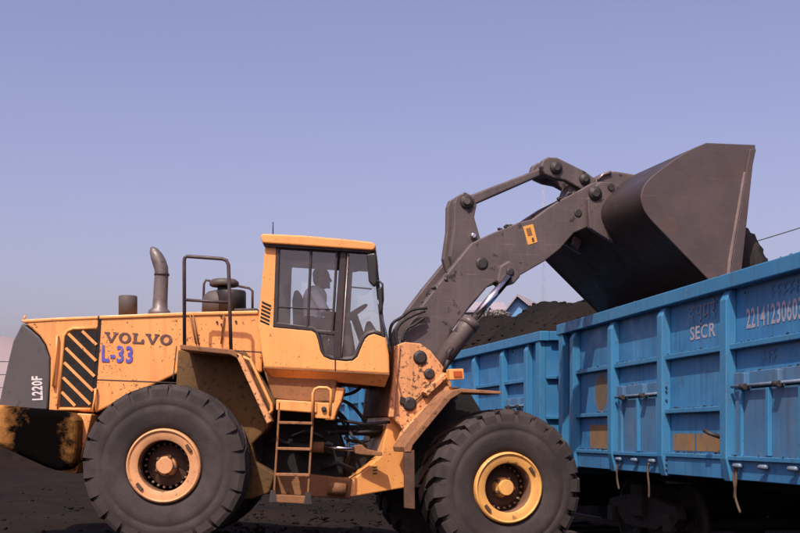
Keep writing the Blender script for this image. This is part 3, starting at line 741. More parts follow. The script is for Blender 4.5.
# window frames and panes on both flanks
def off(poly, Y):
    q = [R(x, y, CN) for x, y in poly]
    return [Vector((p.x, Y, p.z)) for p in q]
for side, (ya, yb) in enumerate(((CN - .006, CN + .09), (CFar - .09, CFar + .006))):
    def bar(name, poly, mat='cab_frame', bev=.008):
        mm = MB(); mm.prism(off(poly, ya), off(poly, yb)); return B(name, mm, mat, cab, bevel=bev)
    bar('window_frame', [(276, 243.2), (348, 248), (348, 253), (279.6, 248.6), (277.5, 322.5), (313, 327), (316, 330), (335, 331.2), (335, 335), (318, 333.5), (312, 330.6), (273, 327), (273.4, 318)])
    bar('door_pillar', [(340.5, 247.5), (347.5, 248.5), (341.5, 359.5), (333, 358.8), (333.6, 340)], bev=.02)
    bar('sliding_rail', [(309.6, 250), (312, 250.2), (308.6, 328), (306.2, 327.8)])
    bar('rear_door_post', [(335.8, 249), (338.2, 249), (333.2, 333), (331, 333)])
    mm = MB(); dip = [(312, 329), (316.5, 332), (319, 339), (321.5, 350.5), (324.5, 355.3), (331, 358), (346, 359.5), (352, 359), (356, 355.6), (359.3, 347.5), (363.4, 338), (367.6, 334), (374, 332), (384.5, 335.4)]
    yy = ya + .03 if side == 0 else yb - .03
    mm.tube(off(dip, yy), .030, 8); B('window_seal', mm, 'cab_frame', cab)
    bar('front_pillar', [(372, 249), (375.5, 249.5), (384.5, 330), (385, 337), (381.5, 336.5), (380.5, 331)])
    yg = CN + .04 if side == 0 else CFar - .04
    for poly in ([(279, 247.5), (338, 252), (333, 332), (276, 326)], [(318, 332), (334, 333), (333, 357), (325, 355), (321, 348)], [(347, 252), (373, 253), (382, 334), (374, 332.5), (366, 335), (358, 350), (352, 358.6), (341.5, 358.8)]):
        mm = MB(); mm.add(off(poly, yg), [list(range(len(poly)))]); B('window_pane', mm, 'cab_glass', cab, recalc=False)
mm = MB(); q0 = off([(375, 250), (384.5, 335)], CN + .05); q1 = off([(375, 250), (384.5, 335)], CFar - .05)
mm.add([q0[0], q0[1], q1[1], q1[0]], [[0, 1, 2, 3]]); B('windscreen', mm, 'cab_glass', cab, recalc=False)
mm = MB(); q0 = off([(268, 246), (262, 322)], CN + .12); q1 = off([(268, 246), (262, 322)], CFar - .12)
mm.add([q0[0], q0[1], q1[1], q1[0]], [[0, 1, 2, 3]]); B('rear_window', mm, 'cab_glass', cab, recalc=False)
m = MB(); m.tube([R(348.5, 249, CN - .012), R(342.5, 345, CN - .012), R(341.5, 356, CN - .012)], .009, 6); B('door_trim', m, 'worn_edge', cab)
m = MB(); m.tube([R(278, 307, CN + .0), R(333, 309.5, CN + .0)], .007, 6); B('window_guard_bar', m, 'cab_frame', cab)
m = MB(); rp(m, [(263.2, 366.5), (389.5, 373.3), (389.5, 374.8), (263.4, 368)], CN - .004, CN + .02); B('cab_seam', m, 'yellow_grimy', cab)
m = MB(); rp(m, [(334.6, 360), (336, 360), (336, 371), (334.6, 371)], CN - .004, CN + .02); B('door_gap', m, 'pin_dark', cab)
# mirrors, wiper bar
m = MB(); rp(m, [(366.5, 254), (375, 252.5), (377, 256), (377.5, 283), (374, 287), (368.5, 281)], CN - .14, CN - .05); B('mirror', m, 'black_paint', cab, bevel=.02)
m = MB(); rp(m, [(378, 288), (382.5, 286), (383, 310), (379, 313)], CN - .2, CN - .12); mr2 = B('mirror', m, 'black_paint', cab, bevel=.015)
m = MB(); m.tube([R(374, 282, CN - .1), R(379, 281, CN - .16), R(382.5, 284, CN - .16), R(383, 300, CN - .16), R(381, 314, CN - .1), R(378, 302, CN - .05)], .012, 6); B('mirror_arm', m, 'black_paint', mr2)
m = MB(); m.tube([R(377.5, 300, CN - .06), R(391, 352, CN - .02)], .014, 6); B('front_grab_bar', m, 'steel_pin', cab)
m = MB(); rp(m, [(348, 252), (366, 254), (366, 262), (361, 268), (352, 270), (348, 266)], 14.35, 14.6); B('sun_visor', m, 'interior_dark', cab, bevel=.02)
m = MB(); m.tube([R(350, 287, 14.4), R(372, 289, 14.4)], .01, 6); B('screen_rail', m, 'interior_dark', cab)
# interior
SY = 14.95
seat = MB(); rp(seat, [(297, 338), (326, 338), (328, 331), (322, 329), (305, 331)], SY - .25, SY + .25)
seat_o = B('seat', seat, 'interior_dark', cab, bevel=.03)
m = MB(); rp(m, [(293, 331), (304, 331), (301, 300), (299, 290), (294, 290), (292, 300)], SY - .23, SY + .23); B('backrest', m, 'interior_dark', seat_o, bevel=.04, seg=3)
m = MB(); rp(m, [(303, 338), (320, 338), (322, 365), (300, 365)], SY - .18, SY + .18); B('seat_pedestal', m, 'interior_dark', seat_o)
m = MB(); rp(m, [(356, 372), (362, 340), (366, 322), (370, 320), (380, 336), (386, 372)], SY - .28, SY + .3); B('dashboard', m, 'interior_dark', cab, bevel=.03)
m = MB(); m.tube([R(366, 350, SY), R(354, 316, SY)], .05, 10); sw = B('steering_column', m, 'interior_dark', cab)
wc = R(353, 314, SY); wax = Vector((-.55, 0, .83)).normalized(); wb = wax.cross(Vector((0, 1, 0))).normalized(); wa = Vector((0, 1, 0))
m = MB(); ring = [wc + (wa * cos(t) + wb * sin(t)) * .20 for t in [2 * pi * k / 24 for k in range(25)]]
m.tube(ring, .016, 7, caps=False)
for t in (0.5, 2.6, 4.7): m.tube([wc, wc + (wa * cos(t) + wb * sin(t)) * .2], .012, 6)
m.lathe([(-.02, .06), (.02, .05)], wc, wax, 14)
B('steering_wheel', m, 'interior_dark', sw)
m = MB(); rp(m, [(324, 372), (330, 332), (342, 326), (346, 330), (344, 340), (352, 372)], SY + .33, SY + .55); B('control_console', m, 'interior_dark', cab, bevel=.02)
m = MB(); m.tube([R(338, 330, SY + .4), R(336, 316, SY + .4)], .012, 6); B('control_lever', m, 'interior_dark', cab)

# ---- front frame
m = MB()
tower = [(397, 345), (405, 342), (420.5, 343.5), (431, 351), (439, 361), (446, 370), (452, 384), (450, 396), (440, 412), (420, 430), (408, 440), (400, 425), (389, 416)]
fp(m, tower, .66, .58); tw = B('loader_tower', m, 'yellow_tower', loader, bevel=.012, label='grimy orange lift tower with three dark pins')
m = MB(); near = [F(x, y, .66) for x, y in tower]
m.prism([p - RF * 1.24 for p in near], [p - RF * 1.32 for p in near]); B('far_tower_plate', m, 'yellow_tower', tw)
m = MB(); back = [(394.5, 346), (399, 345), (392, 416), (388, 416)]
fp(m, back, .58, -.58); B('tower_back_plate', m, 'yellow_grimy', tw, bevel=.01)
m = MB(); fp(m, [(396.5, 345), (400.5, 344), (394, 417), (389, 417)], .70, .655); B('tower_flange', m, 'yellow_tower', tw, bevel=.008)
for (x, y, r) in ((420, 357.5, .078), (429.3, 374, .062), (409.5, 404, .078)):
    m = MB(); m.lathe([(0, r * 1.12), (.012, r * 1.1), (.014, r), (.028, r * .92), (.034, r * .7)], F(x, y, .66), RF, 20); pn = B('pivot_pin', m, 'pin_dark', tw)
m = MB(); fp(m, [(401, 396), (406, 398), (406, 406), (400, 402)], .69, .66); B('pin_keeper', m, 'pin_dark', tw, bevel=.005)
m = MB(); fp(m, [(424, 392), (446, 372.5), (449, 376), (428, 396)], .80, .66); arm_b = B('lamp_bracket', m, 'yellow_tower', tw, bevel=.01)
m = MB(); fp(m, [(449, 369), (463.5, 368.5), (464.5, 379), (450, 380)], .92, .80); hl = B('marker_lamp', m, 'yellow_clean', tw, bevel=.01)
m = MB(); fp(m, [(453.5, 371.2), (462, 371), (462.5, 376.5), (454, 377)], .932, .915); B('lens', m, 'lens_orange', hl)
m = MB(); m.tube([F(447, 362, .7), F(449, 352, .72), F(452, 348, .7)], .03, 8); m.tube([F(444, 372, .7), F(448, 360, .75)], .025, 8); B('hose_bracket', m, 'pin_dark', tw)
m = MB(); m.tube([F(431, 381, .68), F(425, 392, .68), F(414, 402, .68)], .009, 6); B('grease_line', m, 'pin_dark', tw)
m = MB(); lowerp = [(389, 416), (396, 418), (408, 434), (409, 487), (345, 498), (350, 482), (381, 456), (384, 440)]
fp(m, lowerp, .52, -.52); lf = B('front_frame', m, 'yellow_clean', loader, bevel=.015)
m = MB(); fp(m, [(372, 465), (378, 464), (378, 475.5), (372, 476.5)], .524, .519); stk = B('warning_decal', m, 'sticker', lf)
for i in range(3):
    m = MB(); fp(m, [(372.8, 466.5 + 3.2 * i), (377.2, 466 + 3.2 * i), (377.2, 467.6 + 3.2 * i), (372.8, 468.1 + 3.2 * i)], .527, .523); B('decal_print', m, 'sticker_ink', stk)
m = MB(); fp(m, [(408, 436), (452, 386), (470, 392), (500, 440), (500, 490), (409, 488)], .50, -.50); B('axle_housing', m, 'black_grime', loader, bevel=.02)
# front fender: bent sheet over the tyre
def bent(path, th, s0, s1):
    top = path; bot = [(x + dx * th, y + dy * th) for (x, y), (dx, dy) in zip(path, [(0, 1), (0, 1), (.6, .8), (.7, .7), (.9, .4), (1, .1)][:len(path)])]
    return top + bot[::-1]
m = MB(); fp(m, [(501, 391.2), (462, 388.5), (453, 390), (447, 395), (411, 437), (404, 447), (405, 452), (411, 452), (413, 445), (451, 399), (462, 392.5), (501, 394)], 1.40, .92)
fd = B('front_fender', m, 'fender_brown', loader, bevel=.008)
m = MB(); fp(m, [(462, 387.5), (453, 389), (447, 394), (411, 436), (404, 447), (396, 446), (402, 432), (436, 396), (446, 386)], .75, .66); B('fender_bracket', m, 'yellow_tower', fd, bevel=.01)
m = MB(); fp(m, [(404.5, 450), (414.5, 450), (415, 509), (405, 508)], 1.39, 1.34); B('mud_flap', m, 'rim_dark', fd, bevel=.005)

# ---- lift arms
arm = [(402, 348), (411, 324), (424, 303), (440, 282), (458, 260), (472, 243), (490, 234), (520, 222), (533, 219), (548, 208), (562, 199), (580, 190), (592, 183), (603, 181), (607, 190), (600, 205), (590, 226), (574, 233), (560, 249), (545, 261), (519, 276), (506, 281), (497, 281), (487, 287), (470, 306), (452, 331), (437, 356), (420, 366), (405, 361)]
m = MB(); fp(m, arm, .42, .28); la = B('lift_arm', m, 'arm_paint', loader, bevel=.014, seg=2, label='near lift arm with warning decal')
m = MB(); near = [F(x, y, .42) for x, y in arm]
m.prism([p - RF * .70 for p in near], [p - RF * .84 for p in near]); la2 = B('lift_arm', m, 'arm_paint', loader, bevel=.014)
m = MB(); m.tube([F(452, 292, .28), F(452, 292, .28) - RF * .56], .17, 20); m.tube([F(528, 245, .28), F(528, 245, .28) - RF * .56], .12, 20)
B('torque_tube', m, 'arm_paint', loader)
m = MB(); fp(m, [(405, 348), (424, 318), (456, 276), (470, 258), (476, 262), (436, 318), (414, 356)], .27, -.27); B('arm_web', m, 'arm_paint', loader)
m = MB(); m.lathe([(0, .082), (.006, .080), (.008, .06), (.014, .055)], F(482, 263.5, .42), RF, 22); B('arm_boss', m, 'pin_dark', la)
m = MB(); m.lathe([(0, .055), (.008, .052), (.012, .04)], F(578, 213, .42), RF, 16); B('arm_pin', m, 'pin_dark', la)
m = MB(); fp(m, [(500, 266), (510, 260), (517, 266), (521, 276), (514, 284), (503, 286), (497, 281), (499, 272)], .50, .26); lug = B('cylinder_lug', m, 'arm_paint', la, bevel=.025, seg=3)
m = MB(); m.lathe([(0, .05), (.015, .05), (.02, .03)], F(510, 272, .50), RF, 14); B('lug_pin', m, 'pin_dark', lug)
m = MB(); fp(m, [(523, 226.5), (533, 224), (537.5, 242), (528, 245)], .4245, .419); dc = B('warning_decal', m, 'sticker', la)
m = MB(); fp(m, [(526, 228.5), (530.5, 227.4), (532.5, 235), (528, 236)], .4275, .424); B('decal_print', m, 'yellow_grimy', dc)
m = MB(); fp(m, [(531.5, 238), (533.6, 237.5), (534.6, 241.5), (532.6, 242)], .4275, .424); B('decal_print', m, 'sticker_ink', dc)
# spatter ridges along the arm seam
m = MB()
rnd = random.Random(9)
for (x, y) in ((424, 303), (430, 295), (436, 288), (443, 279), (449, 272), (500, 229), (506, 227), (512, 225), (560, 199), (567, 196), (572, 193)):
    for _ in range(3): lump_mesh(m, F(x + rnd.uniform(-3, 3), y + rnd.uniform(-2, 1), rnd.uniform(.3, .42)), rnd.uniform(.018, .04), rnd)
B('caked_dirt', m, 'pin_dark', la, kind='stuff')
# bell crank, link rod and front lever
bc = [(454.5, 203), (457, 196), (465, 192), (474, 196), (477, 205), (474.5, 217), (480, 236), (488, 266), (474, 282), (456, 276), (450, 256), (454, 228)]
m = MB(); fp(m, bc, .20, .10); bell = B('bell_crank', m, 'arm_paint', loader, bevel=.015)
m = MB(); near = [F(x, y, .20) for x, y in bc]; m.prism([p - RF * .28 for p in near], [p - RF * .38 for p in near]); B('bell_crank_plate', m, 'arm_paint', bell, bevel=.015)
m = MB(); m.lathe([(-.42, .09), (0, .09), (.02, .085), (.03, .05)], F(466.5, 202, .20), RF, 20); B('crank_pin', m, 'pin_dark', bell)
m = MB(); m.lathe([(0, .045), (.03, .04)], F(466.5, 201.5, .23), RF, 14); B('pin_cap', m, 'arm_paint', bell)
m = MB(); m.lathe([(-.1, .04), (.04, .04), (.05, .025)], F(473, 236, .2), RF, 12); B('bright_pin', m, 'chrome', bell)
m = MB(); fp(m, [(467, 196), (474, 193.5), (538, 169), (545, 162), (556, 160), (560, 167), (555, 176), (545, 177), (540, 176), (478, 203), (470, 206)], .07, -.11); link = B('link_rod', m, 'arm_paint', loader, bevel=.025, seg=3)
lev = [(541, 166), (543, 160), (548, 157), (557, 157.3), (572, 164.5), (586, 171.5), (596, 179), (599, 186), (594, 194), (585, 191), (576, 186), (566, 180.5), (554, 178), (545, 174)]
for (s0, s1) in ((.20, .09), (-.13, -.24)):
    m = MB(); near = [F(x, y, .20) for x, y in lev]; m.prism([p - RF * (.20 - s0) for p in near], [p - RF * (.20 - s1) for p in near]); lv = B('front_lever', m, 'arm_paint', loader, bevel=.018)
    if s0 > 0:
        for (x, y, r) in ((556, 168, .085), (584.5, 179.5, .075)):
            mm = MB(); mm.lathe([(0, r), (.025, r * .95), (.03, r * .5), (.045, r * .45)], F(x, y, .2), RF, 18); B('lever_pin', mm, 'pin_dark', lv)
m = MB(); fp(m, [(571, 183), (581, 189), (576, 203), (563, 205), (566, 196)], .12, -.16); B('lever_strut', m, 'arm_paint', loader, bevel=.015)
# lift cylinder
s_c = .50
pa = F(436, 368, s_c); pb = F(471, 322, s_c); pc_ = F(509, 277, s_c)
m = MB(); m.tube([pa, pa.lerp(pb, .9), pb], [.115, .115, .115], 20); lc = B('lift_cylinder', m, 'arm_paint', loader, label='lift cylinder with bright chrome piston rod')
m = MB(); m.tube([pa.lerp(pb, .90), pa.lerp(pb, 1.03)], .124, 20); B('gland', m, 'arm_paint', lc)
m = MB(); m.tube([pb, pc_], .052, 18); B('piston_rod', m, 'chrome', lc)
pa2, pb2, pc2 = [p - RF * .95 for p in (pa, pb, pc_)]
m = MB(); m.tube([pa2, pb2], .115, 20); lc2 = B('lift_cylinder', m, 'arm_paint', loader)
m = MB(); m.tube([pb2, pc2], .052, 16); B('piston_rod', m, 'chrome', lc2)
# tilt cylinder in the middle
m = MB(); m.tube([F(420, 352, 0), F(452, 296, 0)], .13, 18); tc_ = B('tilt_cylinder', m, 'arm_paint', loader)
m = MB(); m.tube([F(452, 296, 0), F(466, 262, 0)], .06, 14); B('piston_rod', m, 'chrome', tc_)
# hoses at the arm root
for pts, s0 in (([(391, 346), (390, 332), (393, 323), (402, 317), (412, 310), (427, 308)], .5), ([(398, 346), (396, 333), (401, 323), (412, 316), (425, 311)], .52), ([(402, 342), (406, 330), (414, 325), (424, 318)], .5)):
    m = MB(); m.tube(spline([F(x, y, s0) for x, y in pts]), .019, 8); B('hydraulic_hose', m, 'hose', loader)

# ---- bucket
SN, SFar = 1.62, -1.62
prof_out = [(755, 145), (706, 143), (680, 157), (657, 173), (647, 182), (641.5, 192), (641.5, 201), (645.5, 212), (653, 222), (706, 277), (733, 305)]
def smooth_px(pts, k=4):
    q = spline([Vector((x, y, 0)) for x, y in pts], k); return [(p.x, p.y) for p in q]
back = smooth_px([(706, 143), (692, 149), (674, 160), (657, 172.5), (648, 180.5), (643, 188.5), (641.2, 197), (642.8, 206), (646.8, 214.5), (653.5, 222.5)], 3)
prof_out = [(755, 145)] + back + [(706, 277), (733, 305)]
near = [F(x, y, SN) for x, y in prof_out]
cen = sum(near, Vector()) / len(near)
bk = MB()
# shell sheet with thickness towards the inside
inn = []
for i, p in enumerate(near):
    t = (near[min(i + 1, len(near) - 1)] - near[max(i - 1, 0)]).normalized()
    n_ = t.cross(RF).normalized()
    if (cen - p).dot(n_) < 0: n_ = -n_
    inn.append(p + n_ * .035)
loop = near + inn[::-1]
n = len(loop); W_ = RF * (SFar - SN)
vs = loop + [p + W_ for p in loop]; fs = []
for i in range(n):
    j = (i + 1) % n; fs.append([i, i + n, j + n, j])
for a_ in (0, n):
    for i in range(len(near) - 1): fs.append([a_ + i, a_ + i + 1, a_ + n - 2 - i, a_ + n - 1 - i])
bk.add(vs, fs, True)
bucket = B('bucket', bk, 'bucket_shell_shade', loader, label='raised steel bucket tipped over the wagon', auto=40)
md = bucket.modifiers.new('split', 'EDGE_SPLIT'); md.split_angle = radians(28)
plate = [(756, 150), (754.5, 145)] + back + [(706, 277), (733, 305), (738, 302), (742, 269), (753, 165)]
m = MB(); fp(m, plate, SN + .03, SN - .002); sp = B('side_plate', m, 'bucket_steel', bucket, bevel=.008)
q = [F(x, y, SN + .03) for x, y in plate]
m = MB(); m.prism([p + RF * (SFar - SN - .03 + .002) for p in q], [p + RF * (SFar - SN - .06) for p in q]); B('side_plate', m, 'bucket_steel', bucket, bevel=.008)
m = MB(); fp(m, [(756.5, 149), (753, 165), (742, 269), (738, 302), (728, 300), (732, 262), (747, 165), (750, 149)], SN + .055, SN + .028); B('side_cutter', m, 'bucket_steel', bucket, bevel=.01)
m = MB(); fp(m, [(744, 172), (746, 172), (731.5, 262), (728, 300), (725, 300), (728.5, 262)], SN + .06, SN + .03); B('worn_edge_strip', m, 'worn_edge', bucket, bevel=.006)
m = MB(); fp(m, [(733, 305), (724, 296), (722, 298), (733, 309)], SN + .03, SFar - .03); B('cutting_edge', m, 'worn_edge', bucket)
hinge = [(588, 199), (592, 189), (600, 182), (612, 182), (624, 190), (640, 200), (648, 225), (632, 238), (613, 243), (604, 236), (592, 229), (589, 214)]
for s0 in (.52, -.46):
    m = MB(); near_h = [F(x, y, .52) for x, y in [(588, 199), (592, 189), (600, 182), (612, 182), (622, 187), (616, 197), (608.5, 209), (606, 220), (609, 232), (614, 243), (601, 235), (590, 228), (588.5, 214)]]
    m.prism([p + RF * (s0 - .52) for p in near_h], [p + RF * (s0 - .60) for p in near_h]); hp = B('hinge_plate', m, 'arm_paint', bucket, bevel=.012)
    if s0 > 0:
        mm = MB(); mm.lathe([(0, .095), (.02, .09), (.03, .05), (.045, .045)], F(595, 193.5, .52), RF, 20); B('hinge_pin', mm, 'pin_dark', hp)
        mm = MB(); mm.lathe([(0, .05), (.02, .045)], F(611, 187, .52), RF, 14); B('hinge_bolt', mm, 'pin_dark', hp)
m = MB(); fp(m, [(592, 186), (598, 177), (606, 171.5), (616, 171), (640, 175), (650, 182), (640, 196), (618, 196)], .20, -.22); B('link_bracket', m, 'arm_paint', bucket, bevel=.03, seg=3)
m = MB(); m.tube([F(598, 180, .22), F(603, 174.5, .22), F(611, 172, .22)], .02, 8); B('bright_edge', m, 'worn_edge', bucket)
# small wedge under the hinge
m = MB(); fp(m, [(575, 236), (582, 241), (578, 250), (573, 244)], -.25, -.32); B('stop_block', m, 'arm_paint', bucket)

# ---- coal in the bucket
def blob(name, mat, fn, nu, nv):
    mb = MB(); vs = []; fs = []
    for i in range(nu + 1):
        for j in range(nv): vs.append(fn(i / nu, j / nv))
    for i in range(nu):
        for j in range(nv):
            j2 = (j + 1) % nv; fs.append([i * nv + j, i * nv + j2, (i + 1) * nv + j2, (i + 1) * nv + j])
    mb.add(vs, fs, True)
    return B(name, mb, mat)
cc = F(727, 284, .75)
def coal_fn(u, v):
    ph = u * pi; t = v * 2 * pi
    d = Vector((sin(ph) * cos(t), cos(ph), sin(ph) * sin(t)))
    nz = 1 + .12 * noise.noise(d * 2.3 + Vector((3, 1, 2))) + .07 * noise.noise(d * 6) + .035 * noise.noise(d * 15)
    return cc + (AF * d.x * .52 - RF * (d.y * .62 + .02) + Vector((0, 0, 1)) * d.z * .80) * nz
o = blob('coal_load', 'coal', coal_fn, 40, 60)
tag(o, 'dark coal bulging out of the tipped loader bucket', 'coal heap', kind='stuff')

# ================================================================== DRIVER
def capsule(mb, p0, p1, r0, r1, n=12):
    p0 = Vector(p0); p1 = Vector(p1); ax = p1 - p0; L_ = ax.length; ax = ax / L_
    prof = []
    for k in range(5): t = -pi / 2 + k * pi / 8; prof.append((r0 * sin(t), max(r0 * cos(t), .0005)))
    prof.append((0, r0)); prof.append((L_, r1))
    for k in range(1, 5): t = k * pi / 8; prof.append((L_ + r1 * sin(t), max(r1 * cos(t), .0005)))
    mb.lathe(prof, p0, ax, n)
def remesh(o, size, it=4):
    r = o.modifiers.new('skin', 'REMESH'); r.mode = 'VOXEL'; r.voxel_size = size; r.use_smooth_shade = True
    s = o.modifiers.new('soften', 'SMOOTH'); s.iterations = it; s.factor = .5
def ell(mb, c, rx, ry, rz, n=16):
    vs = []; fs = []; c = Vector(c)
    for i in range(n + 1):
        ph = pi * i / n
        for j in range(n):
            t = 2 * pi * j / n; vs.append(c + Vector((rx * sin(ph) * cos(t), ry * sin(ph) * sin(t), rz * cos(ph))))
    for i in range(n):
        for j in range(n):
            j2 = (j + 1) % n; fs.append([i * n + j, i * n + j2, (i + 1) * n + j2, (i + 1) * n + j])
    mb.add(vs, fs, True)
hip = R(310, 327, SY); 
person_root = None
H0 = Vector((hip.x, SY, hip.z))
def HP(dx, dy, dz): return H0 + Vector((dx, dy, dz))
body = MB()
hc = HP(.15, 0, .60)                      # head centre
ell(body, hc + Vector((0, 0, .02)), .098, .076, .120); ell(body, hc + Vector((.035, 0, -.06)), .062, .055, .065)
capsule(body, hc + Vector((.085, 0, .02)), hc + Vector((.108, 0, -.025)), .012, .018, 8)      # nose
ell(body, hc + Vector((.088, 0, -.068)), .016, .025, .012, 8); ell(body, hc + Vector((.084, 0, -.105)), .022, .028, .02, 8)
for s in (-1, 1):
    ell(body, hc + Vector((-.005, s * .078, -.01)), .026, .012, .034, 8)
    ell(body, hc + Vector((.080, s * .032, .022)), .014, .018, .012, 8)
capsule(body, HP(.10, 0, .42), hc + Vector((-.01, 0, -.06)), .058, .052)
capsule(body, HP(0, 0, .05), HP(.06, 0, .38), .13, .14)
hands = []
for s in (-1, 1):
    sh = HP(.08, s * .19, .39); el = HP(.22, s * .25, .14); wr = HP(.46, s * .19, .185)
    hand = wc + (wa * cos(.4 if s > 0 else pi - .4) + wb * sin(.4)) * .2
    wr = hand + Vector((-.085, s * .02, .01))
    capsule(body, sh, el, .050, .043); capsule(body, el, wr, .042, .028)
    capsule(body, wr, hand + Vector((-.015, 0, .012)), .028, .034)
    for f_ in range(4):
        b0 = hand + Vector((.0, -s * .03 + s * .02 * f_, .022)); b1 = b0 + Vector((.030, 0, -.004)); b2 = b1 + Vector((.006, 0, -.032 + .004 * abs(f_ - 1.5))); b3 = b2 + Vector((-.024, 0, -.008))
        capsule(body, b0, b1, .010, .009, 8); capsule(body, b1, b2, .009, .0085, 8); capsule(body, b2, b3, .0085, .008, 8)
    t0 = hand + Vector((-.02, -s * .03, .0)); capsule(body, t0, t0 + Vector((.02, -s * .025, -.01)), .011, .010, 8); capsule(body, t0 + Vector((.02, -s * .025, -.01)), t0 + Vector((.045, -s * .022, -.02)), .010, .008, 8)
    hipj = HP(.02, s * .10, .02); kn = HP(.44, s * .14, .03); an_ = HP(.52, s * .14, -.36)
    capsule(body, hipj, kn, .082, .058); capsule(body, kn, an_, .056, .036)
person = B('person', body, 'skin')
person.location = person.location
remesh(person, .0075, 3)
tag(person, 'driver in a pale shirt seated at the steering wheel inside the loader cab', 'person')
pm = MB(); capsule(pm, HP(.0, 0, .06), HP(.03, 0, .20), .150, .145); capsule(pm, HP(.03, 0, .20), HP(.065, 0, .37), .150, .150); capsule(pm, HP(.07, -.14, .385), HP(.07, .14, .385), .075, .075); capsule(pm, HP(.09, 0, .40), HP(.105, 0, .45), .075, .066)
for s in (-1, 1):
    sh = HP(.08, s * .19, .39); el = HP(.22, s * .25, .14)
    capsule(pm, sh, sh.lerp(el, .75), .066, .060)
so = B('shirt', pm, 'shirt', person); remesh(so, .010, 3)
tm = MB(); capsule(tm, HP(0, -.09, .02), HP(0, .09, .02), .125, .125)
for s in (-1, 1):
    hipj = HP(.02, s * .10, .02); kn = HP(.44, s * .14, .03); an_ = HP(.52, s * .14, -.36)
    capsule(tm, hipj, kn, .098, .072); capsule(tm, kn, kn.lerp(an_, .92), .070, .056)
to_ = B('trousers', tm, 'trousers', person); remesh(to_, .011, 3)
hm = MB(); ell(hm, hc + Vector((-.018, 0, .052)), .102, .084, .100); ell(hm, hc + Vector((-.055, 0, -.005)), .060, .078, .085)
ho = B('hair', hm, 'hair', person); remesh(ho, .010, 2)
for s in (-1, 1):
    sm2 = MB(); a0 = HP(.50, s * .14, -.40); capsule(sm2, a0, a0 + Vector((.16, 0, -.02)), .048, .036); shoe = B('shoe', sm2, 'shoe', person)

